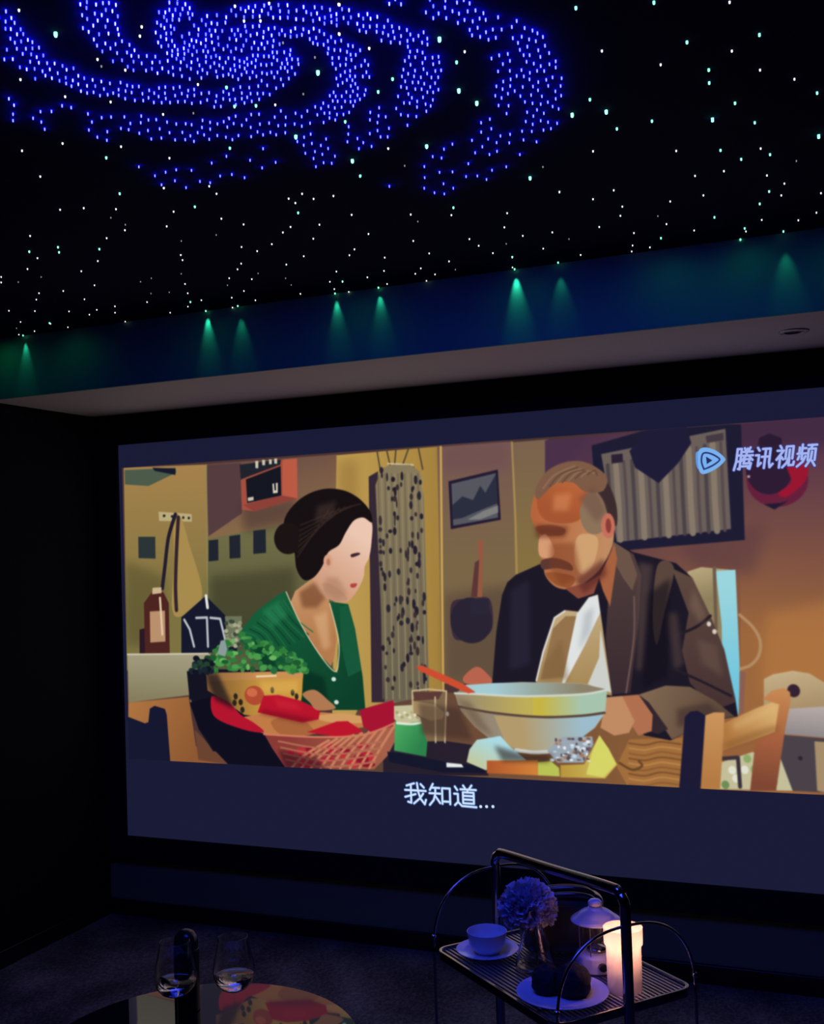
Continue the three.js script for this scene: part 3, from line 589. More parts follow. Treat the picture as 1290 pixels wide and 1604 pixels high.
// her hair: swept over the ear into a low knot
poly('#17100f',[553,257,572,219,619,183,679,166,738,172,785,196,818,233,822,263,797,249,769,256,744,286,722,320,688,340,668,378,641,407,611,413,589,382,583,332,564,305],1);
oval('#1b1311',565,297,44,44);
oval('#d9a184',687,364,14,19);
oval('#b57a5e',688,366,6,10);
line('#33241f',3,[791,212,718,227,605,262],1);
line('#33241f',3,[775,214,706,237,603,277],1);
line('#33241f',3,[759,216,693,247,601,292],1);
line('#33241f',3,[743,218,681,258,599,306],1);
line('#33241f',3,[727,220,669,268,597,321],1);
line('#33241f',3,[711,222,657,278,595,336],1);
line('#33241f',3,[694,224,644,288,592,350],1);
soft(6,[['#5a2a1c',0.6,[1274,287,1360,295,1350,322,1276,320]],
['#7a3a20',0.5,[1312,334,1374,336,1387,415,1338,443,1307,398]],
['#dc905c',0.5,[1327,214,1371,212,1361,256,1320,254]],
['#5a2a24',0.7,[1371,428,1445,377,1451,417,1393,463]],
['#6a4a40',0.5,[1387,225,1428,196,1457,260,1432,290]],
['#5e4a42',0.6,[1530,388,1564,396,1547,511,1526,650,1514,650]],
['#5e4a42',0.5,[1594,512,1617,512,1627,634,1604,649]],
['#100d16',0.6,[1549,465,1605,428,1588,665,1526,696]],
['#2e2c42',0.5,[1204,452,1252,425,1247,637,1193,654]],
['#7d6454',0.55,[1657,452,1685,516,1672,540,1647,497]],
['#6c5448',0.55,[1659,573,1706,591,1717,663,1671,633]],
['#3c2c2a',0.6,[1607,741,1682,724,1710,756,1606,786]],
['#a8785c',0.5,[678,408,715,408,743,455,709,468,673,444]],
['#6e4026',0.65,[594,446,644,420,676,464,649,490,604,490]],
['#e0b488',0.5,[637,513,679,500,686,596,664,606]],
['#052417',0.6,[591,652,665,681,676,755,587,757]],
['#052417',0.5,[431,574,492,595,530,679,460,645]],
['#2f8c5a',0.45,[475,497,533,467,560,507,504,547]],
['#4a3a34',0.5,[659,211,719,201,703,240,650,258]],
['#7a5c38',0.5,[1281,637,1332,573,1345,676,1271,682]],
['#9aa2a8',0.5,[1392,510,1416,495,1406,557,1372,605]]]);
// pot with lettuce
poly('#131320',[221,668,301,661,598,663,593,736,564,817,529,904,302,894,256,833,228,751],0);
line('#8a7a58',4,[231,751,257,826,298,876],1);
poly(['#7a5430','#c8963f',283,708,474,705],[286,674,600,665,594,730,579,796,471,793,409,788,315,735,289,722],0);
poly(['#8d6238','#c98f52',284,681,460,678],[283,672,601,663,599,682,292,696],0);
line('#ecd9a8',5,[452,680,514,677],0);
oval('#b04a30',443,733,32,27);
oval('#cf6a48',436,725,17,12);
oval('#2b2418',382,737,7,9);
oval('#2b2418',398,753,7,9);
oval('#2b2418',378,755,7,9);
oval('#2b2418',403,774,7,9);
oval('#2b2418',501,717,6,9);
oval('#2b2418',565,723,6,9);
oval('#2b2418',577,733,6,9);
oval('#3c8a40',360,644,9,9);
oval('#6bb45e',607,663,11,8);
oval('#2f7a38',605,661,14,9);
oval('#2f7a38',438,586,12,7);
oval('#2f7a38',323,609,15,7);
oval('#6bb45e',332,619,12,7);
oval('#27693a',516,614,13,7);
oval('#3c8a40',339,640,10,9);
oval('#3c8a40',590,657,12,9);
oval('#1d5a2c',373,614,10,10);
oval('#2f7a38',575,657,13,9);
oval('#6bb45e',492,611,14,7);
oval('#1d5a2c',326,644,8,7);
oval('#4a9a4b',294,644,11,9);
oval('#27693a',399,614,12,7);
oval('#6bb45e',578,635,8,9);
oval('#2f7a38',378,635,14,6);
oval('#6bb45e',566,622,10,7);
oval('#4a9a4b',339,599,15,8);
oval('#4a9a4b',580,649,13,6);
oval('#1d5a2c',530,619,6,6);
oval('#3c8a40',331,615,8,5);
oval('#6bb45e',286,641,8,8);
oval('#2f7a38',430,595,6,9);
oval('#2f7a38',409,563,12,9);
oval('#2f7a38',317,665,11,9);
oval('#3c8a40',376,618,11,6);
oval('#4a9a4b',396,653,11,5);
oval('#27693a',420,599,10,9);
oval('#3c8a40',567,618,13,8);
oval('#2f7a38',347,598,10,8);
oval('#2f7a38',465,594,10,4);
oval('#1d5a2c',539,647,12,6);
oval('#3c8a40',407,663,7,6);
oval('#3c8a40',478,652,12,6);
oval('#3c8a40',579,656,12,6);
oval('#3c8a40',428,572,13,5);
oval('#4a9a4b',602,655,10,9);
oval('#6bb45e',379,582,6,8);
oval('#2f7a38',403,648,12,6);
oval('#2f7a38',448,597,11,7);
oval('#6bb45e',588,642,12,7);
oval('#4a9a4b',586,660,10,9);
oval('#2f7a38',495,605,7,5);
oval('#4a9a4b',301,651,9,8);
oval('#1d5a2c',324,646,9,9);
oval('#2f7a38',366,659,10,7);
oval('#2f7a38',294,635,13,8);
oval('#2f7a38',465,643,8,7);
oval('#2f7a38',330,603,10,5);
oval('#4a9a4b',416,574,13,6);
oval('#6bb45e',438,588,11,5);
oval('#6bb45e',489,603,15,4);
oval('#27693a',557,636,14,6);
oval('#2f7a38',413,632,9,6);
oval('#4a9a4b',560,664,11,8);
oval('#4a9a4b',334,646,15,8);
oval('#27693a',420,653,11,8);
oval('#2f7a38',360,590,13,7);
oval('#1d5a2c',582,651,12,7);
oval('#4a9a4b',412,639,9,6);
oval('#4a9a4b',376,623,9,6);
oval('#4a9a4b',318,637,14,7);
oval('#27693a',335,599,6,4);
oval('#3c8a40',592,642,11,7);
oval('#3c8a40',577,629,7,8);
oval('#4a9a4b',344,609,10,10);
oval('#4a9a4b',491,616,6,5);
oval('#27693a',507,660,12,9);
oval('#6bb45e',477,590,7,7);
oval('#27693a',354,604,11,8);
oval('#2f7a38',337,625,12,9);
oval('#2f7a38',529,603,6,8);
oval('#1d5a2c',523,644,8,7);
oval('#3c8a40',514,621,13,8);
oval('#4a9a4b',336,638,12,4);
oval('#2f7a38',508,663,10,9);
oval('#4a9a4b',435,591,7,7);
oval('#3c8a40',311,665,6,8);
oval('#4a9a4b',289,665,7,10);
oval('#4a9a4b',436,624,10,7);
oval('#4a9a4b',534,601,11,5);
oval('#1d5a2c',298,661,12,7);
oval('#4a9a4b',552,629,7,5);
oval('#27693a',459,580,6,6);
oval('#4a9a4b',458,628,13,6);
oval('#27693a',442,640,12,7);
oval('#3c8a40',477,609,6,5);
oval('#4a9a4b',451,624,10,7);
oval('#3c8a40',380,662,14,5);
oval('#27693a',500,588,9,9);
oval('#1d5a2c',422,598,7,8);
oval('#27693a',508,663,11,10);
oval('#27693a',554,630,7,5);
oval('#3c8a40',485,612,12,5);
oval('#4a9a4b',503,598,6,5);
oval('#27693a',469,621,12,5);
oval('#27693a',541,655,11,7);
oval('#4a9a4b',433,618,11,5);
oval('#1d5a2c',542,621,7,9);
oval('#4a9a4b',550,614,6,7);
oval('#27693a',464,584,8,8);
oval('#3c8a40',424,614,6,8);
oval('#1d5a2c',500,628,10,6);
oval('#4a9a4b',589,635,14,7);
oval('#3c8a40',598,646,12,5);
oval('#3c8a40',517,615,7,7);
oval('#4a9a4b',529,653,8,6);
oval('#1d5a2c',408,582,8,6);
oval('#2f7a38',357,584,12,7);
oval('#4a9a4b',322,633,8,6);
oval('#2f7a38',293,637,15,7);
oval('#1d5a2c',527,602,14,7);
oval('#1d5a2c',536,605,8,4);
oval('#1d5a2c',493,601,13,9);
oval('#27693a',343,634,14,9);
oval('#1d5a2c',559,615,11,5);
oval('#6bb45e',344,636,13,7);
oval('#1d5a2c',336,605,11,8);
oval('#6bb45e',506,628,12,7);
oval('#3c8a40',481,586,14,7);
oval('#6bb45e',425,654,6,9);
oval('#27693a',577,664,11,5);
oval('#3c8a40',496,653,7,7);
oval('#3c8a40',553,656,15,9);
oval('#27693a',562,619,10,5);
oval('#2f7a38',468,660,8,6);
oval('#6bb45e',304,639,15,7);
oval('#4a9a4b',503,603,9,9);
oval('#27693a',468,652,11,8);
oval('#2f7a38',474,590,7,7);
oval('#4a9a4b',384,653,12,7);
oval('#3c8a40',288,640,15,8);
oval('#1d5a2c',309,629,13,9);
oval('#1d5a2c',574,643,6,5);
oval('#6bb45e',382,615,13,6);
oval('#3c8a40',525,617,11,6);
oval('#27693a',606,645,8,7);
oval('#3c8a40',571,650,10,9);
oval('#3c8a40',365,617,14,8);
oval('#2f7a38',567,664,9,9);
oval('#2f7a38',445,617,7,6);
oval('#1d5a2c',581,640,13,8);
oval('#1d5a2c',309,631,10,10);
oval('#27693a',427,581,15,6);
oval('#4a9a4b',474,656,11,9);
oval('#4a9a4b',455,622,13,7);
oval('#1d5a2c',350,640,12,6);
oval('#2f7a38',539,608,13,8);
oval('#1d5a2c',440,660,9,9);
oval('#1a2430',301,642,11,8);
oval('#22402c',264,649,11,8);
oval('#0f1620',254,631,11,8);
oval('#1a2430',289,651,11,8);
oval('#22402c',242,668,11,8);
oval('#0f1620',260,638,11,8);
oval('#1a2430',238,666,11,8);
oval('#22402c',292,630,11,8);
oval('#0f1620',305,647,11,8);
oval('#1a2430',264,668,11,8);
oval('#22402c',274,642,11,8);
oval('#0f1620',288,658,11,8);
oval('#1a2430',260,653,11,8);
oval('#22402c',289,647,11,8);
oval('#0f1620',260,644,11,8);
oval('#1a2430',257,647,11,8);
oval('#22402c',277,658,11,8);
oval('#0f1620',275,641,11,8);
oval('#1a2430',289,670,11,8);
oval('#22402c',303,660,11,8);
oval('#0f1620',286,640,11,8);
oval('#1a2430',303,667,11,8);
oval('#22402c',266,643,11,8);
oval('#0f1620',287,639,11,8);
oval('#1a2430',250,647,11,8);
oval('#22402c',289,647,11,8);
oval('#0f1620',293,661,11,8);
oval('#1a2430',281,663,11,8);
oval('#22402c',249,653,11,8);
oval('#0f1620',250,670,11,8);
poly('#8a9a98',[325,618,338,580,352,578,359,604,351,625],0);
// bread basket with red cloth
poly('#0f0e1d',[228,758,303,739,337,796,408,828,478,839,544,930,366,942,310,893,256,833],0);
poly(['#a56048','#8a3a34',813,815,560,903],[470,838,637,841,776,829,878,793,872,839,845,885,805,922,536,931,496,879],0);
oval('#b01830',683,873,17,11);
oval('#8c1428',717,875,11,9);
oval('#c22a38',610,890,17,6);
oval('#b01830',554,888,11,6);
oval('#8c1428',659,886,11,6);
oval('#c22a38',747,898,15,7);
oval('#b01830',785,884,20,7);
oval('#8c1428',611,882,16,11);
oval('#c22a38',708,890,14,6);
oval('#b01830',769,860,22,7);
oval('#8c1428',673,889,20,5);
oval('#c22a38',787,890,22,10);
oval('#b01830',774,897,16,11);
oval('#8c1428',589,889,12,8);
oval('#c22a38',591,906,14,5);
oval('#b01830',749,911,12,7);
oval('#8c1428',767,895,23,11);
oval('#c22a38',740,911,17,10);
oval('#b01830',599,920,21,10);
oval('#8c1428',724,878,19,7);
oval('#c22a38',634,909,23,5);
oval('#b01830',670,867,18,11);
oval('#8c1428',784,909,24,8);
oval('#c22a38',587,883,16,10);
oval('#b01830',668,902,22,7);
oval('#8c1428',723,879,12,7);
line('#c9805e',7,[870,802,825,866,791,919],1);
line('#c9805e',7,[845,808,796,870,762,920],1);
line('#c9805e',7,[821,814,768,874,733,922],1);
line('#c9805e',7,[797,820,739,877,704,923],1);
line('#c9805e',7,[772,826,709,881,675,924],1);
line('#c9805e',7,[747,832,680,885,645,926],1);
line('#c9805e',7,[723,838,650,889,615,927],1);
line('#c9805e',7,[698,844,620,893,585,929],1);
line('#c9805e',7,[672,850,590,897,555,930],1);
line('#b06a50',5,[516,858,666,872,833,847],1);
line('#b06a50',5,[523,875,665,889,825,865],1);
line('#b06a50',5,[530,891,664,905,817,883],1);
line('#b06a50',5,[537,907,664,922,809,902],1);
poly('#c07a45',[405,794,487,780,564,790,654,774,778,781,786,810,637,833,516,844,451,835],0);
poly('#a8653a',[494,805,548,790,608,805,622,835,531,841],1);
poly('#d09a60',[639,785,713,776,778,784,770,800,668,800],1);
poly('#b3152c',[300,744,324,740,362,756,397,788,440,810,470,834,408,830,313,798],1);
poly('#b8142b',[473,733,520,730,588,744,649,768,643,794,593,804,452,780],0);
poly('#a51430',[768,765,866,737,877,763,864,806,798,823,777,810],0);
poly('#bb162a',[606,830,698,798,731,796,778,823,704,840],0);
line('#cf7a5c',5,[470,840,637,842,776,831,877,794],1);
poly('#b07850',[596,726,634,714,674,741,695,763,640,769,618,749],1);
// small green bowl, glass, knife
poly(['#4aa860','#2c8048',882,801,948,850],[871,791,968,787,956,882,865,870],0);
poly('#c4bf98',[869,752,923,748,923,774,969,787,882,799,868,786],0);
line('#e8e8d8',6,[876,797,922,798,968,788],1);
oval('#a8a070',877,769,5,4);
oval('#e0dcc0',884,775,5,4);
oval('#a8a070',891,781,5,4);
oval('#e0dcc0',899,769,5,4);
oval('#a8a070',906,775,5,4);
oval('#e0dcc0',913,781,5,4);
oval('#a8a070',921,768,5,4);
oval('#e0dcc0',928,774,5,4);
oval('#a8a070',935,780,5,4);
oval('#e0dcc0',943,767,5,4);
poly('#7d6548',[924,714,1019,710,1010,840,959,842],0);
poly('#5c3a34',[924,714,1009,711,997,731,929,737],0);
poly('#a48a60',[924,737,985,746,1012,766,1006,782,972,788,923,768],0);
line('#cbb48c',4,[923,711,922,784],0);
line('#cbb48c',4,[1019,710,1010,843],0);
line('#cbb48c',4,[987,726,984,844],0);
line('#cbb48c',4,[923,711,970,706,1019,710],0);
oval('#f4f0e4',1020,769,4,6);
poly('#15172a',[845,873,935,882,1013,894,1121,900,1116,917,1001,921,850,901],0);
poly('#e6eae8',[1012,895,1054,897,1059,905,1012,907],0);
// big bowl with orange spoon
poly('#b8644c',[1067,674,1104,646,1134,665,1142,687,1080,691],1);
poly(['#8f7c66','#a9b4a8',1071,785,1413,775],[1042,717,1075,692,1224,683,1377,684,1441,698,1434,755,1407,792,1346,838,1297,858,1207,862,1144,838,1093,800,1057,760],0);
poly(['#b39a6c','#9dbccb',1219,800,1373,786],[1147,770,1272,773,1429,758,1403,795,1343,838,1297,857,1212,860,1176,842],0);
poly(['#97876f','#bfae58',1052,734,1232,740],[1042,714,1223,719,1254,718,1252,768,1147,763,1051,749],0);
poly(['#c6b444','#a6c4ad',1273,739,1375,737],[1251,718,1376,711,1441,698,1432,755,1323,769,1249,768],0);
poly(['#a5cbd2','#8b8168',1150,702,1376,698],[1067,694,1150,687,1234,684,1377,685,1440,698,1376,711,1223,719,1101,715],0);
line('#cfd6cc',5,[1042,715,1101,716,1223,719,1376,711,1440,699],1);
line('#574238',6,[1051,749,1147,763,1272,770,1374,764,1432,755],1);
line('#d0d4d0',9,[1202,855,1248,859,1294,855],1);
poly('#cd4d30',[937,646,953,644,1010,666,1067,691,1099,711,1079,715,1050,703,944,658],0);
// cheese and foil
poly(['#a9dae4','#c3c79a',1134,828,1099,905],[1068,891,1077,858,1098,833,1162,821,1186,847,1228,879,1143,888,1120,910],0);
poly(['#b35a2c','#d08038',1132,894,1247,889],[1123,885,1258,878,1257,916,1122,917],0);
poly('#b9c254',[1258,883,1291,879,1312,895,1313,916,1257,916],0);
poly(['#b8953c','#ccb75a',1318,905,1418,900],[1316,888,1376,883,1417,810,1439,843,1458,880,1427,915,1315,918],0);
poly('#d5d566',[1417,811,1439,843,1455,879,1423,912,1380,908,1397,853],0);
poly('#99a6b2',[1283,854,1321,818,1399,814,1401,833,1375,879,1309,882],0);
oval('#e8ecef',1328,845,4,4);
oval('#6d5a58',1390,832,3,4);
oval('#a8785a',1371,861,6,5);
oval('#bcd4e4',1353,860,5,4);
oval('#544a52',1356,847,4,4);
oval('#e8ecef',1313,843,3,3);
oval('#6d5a58',1363,873,6,2);
oval('#a8785a',1388,819,5,4);
oval('#bcd4e4',1383,835,3,2);
oval('#544a52',1361,854,6,3);
oval('#e8ecef',1337,855,3,2);
oval('#6d5a58',1339,863,5,3);
oval('#a8785a',1317,876,6,4);
oval('#bcd4e4',1348,842,5,4);
oval('#544a52',1386,870,4,2);
oval('#e8ecef',1362,841,6,2);
oval('#6d5a58',1367,856,3,5);
oval('#a8785a',1308,835,5,3);
oval('#bcd4e4',1380,833,6,4);
oval('#544a52',1337,870,6,5);
oval('#e8ecef',1310,870,5,2);
oval('#6d5a58',1391,845,6,5);
oval('#a8785a',1321,862,4,2);
oval('#bcd4e4',1374,821,4,2);
oval('#544a52',1330,860,6,2);
oval('#e8ecef',1388,874,4,2);
oval('#6d5a58',1312,875,6,4);
oval('#a8785a',1318,836,3,2);
oval('#bcd4e4',1295,876,6,4);
oval('#544a52',1307,826,3,5);
oval('#e8ecef',1344,874,5,3);
oval('#6d5a58',1317,827,4,3);
oval('#a8785a',1321,864,3,4);
oval('#bcd4e4',1360,855,3,2);
oval('#544a52',1321,863,4,4);
oval('#e8ecef',1369,849,3,4);
oval('#6d5a58',1390,820,5,2);
oval('#a8785a',1316,828,3,5);
oval('#bcd4e4',1327,863,3,2);
oval('#544a52',1385,845,4,4);
oval('#e8ecef',1376,845,6,4);
oval('#6d5a58',1390,849,4,3);
oval('#a8785a',1378,870,4,4);
oval('#bcd4e4',1303,855,5,2);
oval('#544a52',1369,822,6,5);
oval('#e8ecef',1384,858,3,4);
oval('#6d5a58',1341,822,6,3);
oval('#a8785a',1351,855,4,4);
oval('#bcd4e4',1352,865,6,4);
oval('#544a52',1350,822,4,3);
oval('#e8ecef',1388,828,6,4);
oval('#6d5a58',1357,855,5,5);
oval('#a8785a',1328,868,5,4);
oval('#bcd4e4',1324,863,3,3);
oval('#544a52',1359,834,3,3);
oval('#e8ecef',1348,837,6,2);
oval('#6d5a58',1376,869,3,5);
oval('#a8785a',1377,826,6,3);
oval('#bcd4e4',1364,845,4,2);
oval('#544a52',1373,850,3,4);
// wooden chair in front
poly('#c3bd98',[1699,866,1776,837,1837,847,1861,922,1686,927],0);
oval('#6d8c52',1821,904,8,10);
oval('#8aa868',1764,853,9,10);
oval('#dfe0cc',1737,900,9,10);
oval('#6d8c52',1712,916,9,10);
oval('#8aa868',1785,861,8,10);
oval('#dfe0cc',1729,881,9,10);
oval('#6d8c52',1794,884,8,10);
oval('#8aa868',1778,877,8,10);
oval('#dfe0cc',1801,858,8,10);
oval('#6d8c52',1811,871,8,10);
oval('#8aa868',1798,903,8,10);
oval('#dfe0cc',1757,879,9,10);
line('#3a3038',9,[1707,855,1743,851,1745,919],0);
poly('#1d1a34',[1625,759,1638,747,1655,744,1673,755,1659,932,1604,935],0);
poly(['#c9935a','#b47a42',1689,755,1674,906],[1673,755,1693,747,1717,747,1713,797,1699,930,1654,933],0);
poly(['#b07840','#d6ab6c',1720,797,1829,742],[1715,772,1789,735,1841,714,1838,785,1784,807,1710,836],0);
poly(['#a9623e','#7e4632',1811,794,1798,912],[1784,811,1835,784,1858,725,1864,708,1841,835,1825,923,1767,927],0);
poly(['#c58752','#a8663c',1843,696,1839,793],[1804,714,1825,694,1852,687,1865,696,1866,716,1848,792,1827,793,1840,725],0);
soft(6,[['#0c0c16',0.65,[283,674,325,673,378,775,314,749]],
['#300a16',0.6,[515,882,635,900,664,928,536,934]],
['#241716',0.6,[1144,846,1217,864,1299,863,1283,882,1164,885]],
['#65503c',0.5,[1047,729,1084,736,1145,825,1098,800]],
['#85552c',0.55,[1713,818,1778,790,1836,772,1835,786,1784,808,1712,836]],
['#e0bc80',0.4,[1734,771,1788,743,1834,725,1833,742,1737,788]],
['#e8b860',0.4,[459,695,582,690,581,723,474,725]],
['#5c0a18',0.5,[472,772,594,789,639,795,593,806,456,783]],
['#d8303c',0.4,[504,738,573,750,595,769,519,765]],
['#3a2824',0.5,[939,741,1055,754,1087,835,945,824]]]);
soften(1.5);
// dark bars over and under the picture
bar(0,0,2048,68);bar(0,928,2048,224);bar(0,0,11,1152);bar(2037,0,11,1152);
// writing
line('#3f5f9a',9,[919.1,953.2,897.6,959.9],0);
line('#3f5f9a',9,[893.1,971.4,951.4,971.4],0);
line('#3f5f9a',9,[909.6,957.5,909.6,1004.2,900.7,1001.8],0);
line('#3f5f9a',9,[893.1,989.6,922.3,981.1],0);
line('#3f5f9a',9,[927.3,952.0,929.9,973.9,936.2,992.1,947.6,1006.0,951.4,994.5],0);
line('#3f5f9a',9,[943.8,978.7,934.9,990.9,917.2,1005.4],0);
line('#3f5f9a',9,[937.5,954.4,946.4,962.9],0);
line('#3f5f9a',9,[972.0,952.0,963.2,967.8],0);
line('#3f5f9a',9,[968.2,961.7,989.8,961.7],0);
line('#3f5f9a',9,[961.9,976.3,992.3,976.3],0);
line('#3f5f9a',9,[978.4,961.7,978.4,976.3,973.3,993.3,961.9,1006.6],0);
line('#3f5f9a',9,[978.4,983.6,991.1,1000.6],0);
line('#3f5f9a',9,[997.4,1001.8,997.4,961.7,1018.9,961.7,1018.9,1001.8],0);
line('#3f5f9a',9,[997.4,995.7,1018.9,995.7],0);
line('#3f5f9a',9,[1056.0,952.0,1061.1,959.3],0);
line('#3f5f9a',9,[1078.8,950.8,1072.5,959.3],0);
line('#3f5f9a',9,[1048.4,961.7,1090.3,961.7],0);
line('#3f5f9a',9,[1068.7,961.7,1066.2,969.0],0);
line('#3f5f9a',9,[1054.8,996.9,1054.8,969.0,1083.9,969.0,1083.9,996.9,1054.8,996.9],0);
line('#3f5f9a',9,[1054.8,978.1,1083.9,978.1],0);
line('#3f5f9a',9,[1054.8,987.2,1083.9,987.2],0);
line('#3f5f9a',9,[1033.2,955.7,1039.5,964.2],0);
line('#3f5f9a',9,[1030.7,973.9,1040.8,973.9,1040.8,994.5],0);
line('#3f5f9a',9,[1031.9,1003.0,1040.8,994.5,1051.0,1004.2,1090.3,1005.4],0);
line('#cfe4fb',5,[919.1,953.2,897.6,959.9],0);
line('#cfe4fb',5,[893.1,971.4,951.4,971.4],0);
line('#cfe4fb',5,[909.6,957.5,909.6,1004.2,900.7,1001.8],0);
line('#cfe4fb',5,[893.1,989.6,922.3,981.1],0);
line('#cfe4fb',5,[927.3,952.0,929.9,973.9,936.2,992.1,947.6,1006.0,951.4,994.5],0);
line('#cfe4fb',5,[943.8,978.7,934.9,990.9,917.2,1005.4],0);
line('#cfe4fb',5,[937.5,954.4,946.4,962.9],0);
line('#cfe4fb',5,[972.0,952.0,963.2,967.8],0);
line('#cfe4fb',5,[968.2,961.7,989.8,961.7],0);
line('#cfe4fb',5,[961.9,976.3,992.3,976.3],0);
line('#cfe4fb',5,[978.4,961.7,978.4,976.3,973.3,993.3,961.9,1006.6],0);
line('#cfe4fb',5,[978.4,983.6,991.1,1000.6],0);
line('#cfe4fb',5,[997.4,1001.8,997.4,961.7,1018.9,961.7,1018.9,1001.8],0);
line('#cfe4fb',5,[997.4,995.7,1018.9,995.7],0);
line('#cfe4fb',5,[1056.0,952.0,1061.1,959.3],0);
line('#cfe4fb',5,[1078.8,950.8,1072.5,959.3],0);
line('#cfe4fb',5,[1048.4,961.7,1090.3,961.7],0);
line('#cfe4fb',5,[1068.7,961.7,1066.2,969.0],0);
line('#cfe4fb',5,[1054.8,996.9,1054.8,969.0,1083.9,969.0,1083.9,996.9,1054.8,996.9],0);
line('#cfe4fb',5,[1054.8,978.1,1083.9,978.1],0);
line('#cfe4fb',5,[1054.8,987.2,1083.9,987.2],0);
line('#cfe4fb',5,[1033.2,955.7,1039.5,964.2],0);
line('#cfe4fb',5,[1030.7,973.9,1040.8,973.9,1040.8,994.5],0);
line('#cfe4fb',5,[1031.9,1003.0,1040.8,994.5,1051.0,1004.2,1090.3,1005.4],0);
oval('#cfe4fb',1102,1003,4,4);
oval('#cfe4fb',1118,1002,4,4);
oval('#cfe4fb',1135,1001,4,4);
line('#3a3f86',9,[1773.3,129.2,1768.6,158.4,1762.2,177.9],0);
line('#3a3f86',9,[1773.3,129.2,1782.5,129.2,1774.9,176.8,1771.7,175.7],0);
line('#3a3f86',9,[1770.9,144.3,1780.1,144.3],0);
line('#3a3f86',9,[1768.6,158.4,1777.8,158.4],0);
line('#3a3f86',9,[1789.4,128.1,1791.0,133.5],0);
line('#3a3f86',9,[1802.1,127.0,1798.5,133.5],0);
line('#3a3f86',9,[1785.5,136.7,1806.3,136.7],0);
line('#3a3f86',9,[1782.4,145.4,1806.6,145.4],0);
line('#3a3f86',9,[1795.9,129.2,1791.6,145.4,1780.5,157.3],0);
line('#3a3f86',9,[1796.6,145.4,1804.9,156.2],0);
line('#3a3f86',9,[1786.0,154.1,1799.4,154.1,1796.3,162.7],0);
line('#3a3f86',9,[1787.7,154.1,1784.5,163.8,1801.2,163.8,1797.4,176.8,1793.6,174.7],0);
line('#3a3f86',9,[1780.1,170.3,1795.1,170.3],0);
line('#3a3f86',9,[1818.9,129.2,1822.0,135.7],0);
line('#3a3f86',9,[1813.6,146.5,1820.3,146.5,1816.3,171.4,1823.2,164.9],0);
line('#3a3f86',9,[1830.0,132.4,1846.7,132.4,1841.7,163.8,1842.3,175.7,1849.4,168.2],0);
line('#3a3f86',9,[1826.3,150.8,1841.3,150.8],0);
line('#3a3f86',9,[1836.7,132.4,1829.6,176.8],0);
line('#3a3f86',9,[1868.8,128.1,1871.2,133.5],0);
line('#3a3f86',9,[1862.0,138.9,1875.4,138.9,1858.7,159.5],0);
line('#3a3f86',9,[1867.2,150.8,1862.9,177.9],0);
line('#3a3f86',9,[1869.0,153.0,1872.9,159.5],0);
line('#3a3f86',9,[1878.1,158.4,1882.6,130.2,1897.6,130.2,1893.1,158.4],0);
line('#3a3f86',9,[1888.9,137.8,1886.3,154.1,1879.9,168.2,1870.0,177.9],0);
line('#3a3f86',9,[1886.8,156.2,1884.0,173.6,1894.1,173.6,1896.1,166.0],0);
line('#3a3f86',9,[1917.7,128.1,1914.5,147.6],0);
line('#3a3f86',9,[1916.3,136.7,1924.6,136.7],0);
line('#3a3f86',9,[1910.8,134.6,1908.7,147.6],0);
line('#3a3f86',9,[1905.2,148.7,1925.2,148.7],0);
line('#3a3f86',9,[1915.2,148.7,1913.1,161.7],0);
line('#3a3f86',9,[1908.5,154.1,1904.8,161.7],0);
line('#3a3f86',9,[1921.7,155.2,1915.6,167.1,1902.2,177.9],0);
line('#3a3f86',9,[1929.8,130.2,1948.2,130.2],0);
line('#3a3f86',9,[1939.0,130.2,1935.3,137.8],0);
line('#3a3f86',9,[1926.0,164.9,1930.1,138.9,1945.2,138.9,1941.0,164.9],0);
line('#3a3f86',9,[1936.6,145.4,1933.2,161.7,1921.4,177.9],0);
line('#3a3f86',9,[1935.0,166.0,1940.6,177.9],0);
line('#a3b4f0',5.5,[1773.3,129.2,1768.6,158.4,1762.2,177.9],0);
line('#a3b4f0',5.5,[1773.3,129.2,1782.5,129.2,1774.9,176.8,1771.7,175.7],0);
line('#a3b4f0',5.5,[1770.9,144.3,1780.1,144.3],0);
line('#a3b4f0',5.5,[1768.6,158.4,1777.8,158.4],0);
line('#a3b4f0',5.5,[1789.4,128.1,1791.0,133.5],0);
line('#a3b4f0',5.5,[1802.1,127.0,1798.5,133.5],0);
line('#a3b4f0',5.5,[1785.5,136.7,1806.3,136.7],0);
line('#a3b4f0',5.5,[1782.4,145.4,1806.6,145.4],0);
line('#a3b4f0',5.5,[1795.9,129.2,1791.6,145.4,1780.5,157.3],0);
line('#a3b4f0',5.5,[1796.6,145.4,1804.9,156.2],0);
line('#a3b4f0',5.5,[1786.0,154.1,1799.4,154.1,1796.3,162.7],0);
line('#a3b4f0',5.5,[1787.7,154.1,1784.5,163.8,1801.2,163.8,1797.4,176.8,1793.6,174.7],0);
line('#a3b4f0',5.5,[1780.1,170.3,1795.1,170.3],0);
line('#a3b4f0',5.5,[1818.9,129.2,1822.0,135.7],0);
line('#a3b4f0',5.5,[1813.6,146.5,1820.3,146.5,1816.3,171.4,1823.2,164.9],0);
line('#a3b4f0',5.5,[1830.0,132.4,1846.7,132.4,1841.7,163.8,1842.3,175.7,1849.4,168.2],0);
line('#a3b4f0',5.5,[1826.3,150.8,1841.3,150.8],0);
line('#a3b4f0',5.5,[1836.7,132.4,1829.6,176.8],0);
line('#a3b4f0',5.5,[1868.8,128.1,1871.2,133.5],0);
line('#a3b4f0',5.5,[1862.0,138.9,1875.4,138.9,1858.7,159.5],0);
line('#a3b4f0',5.5,[1867.2,150.8,1862.9,177.9],0);
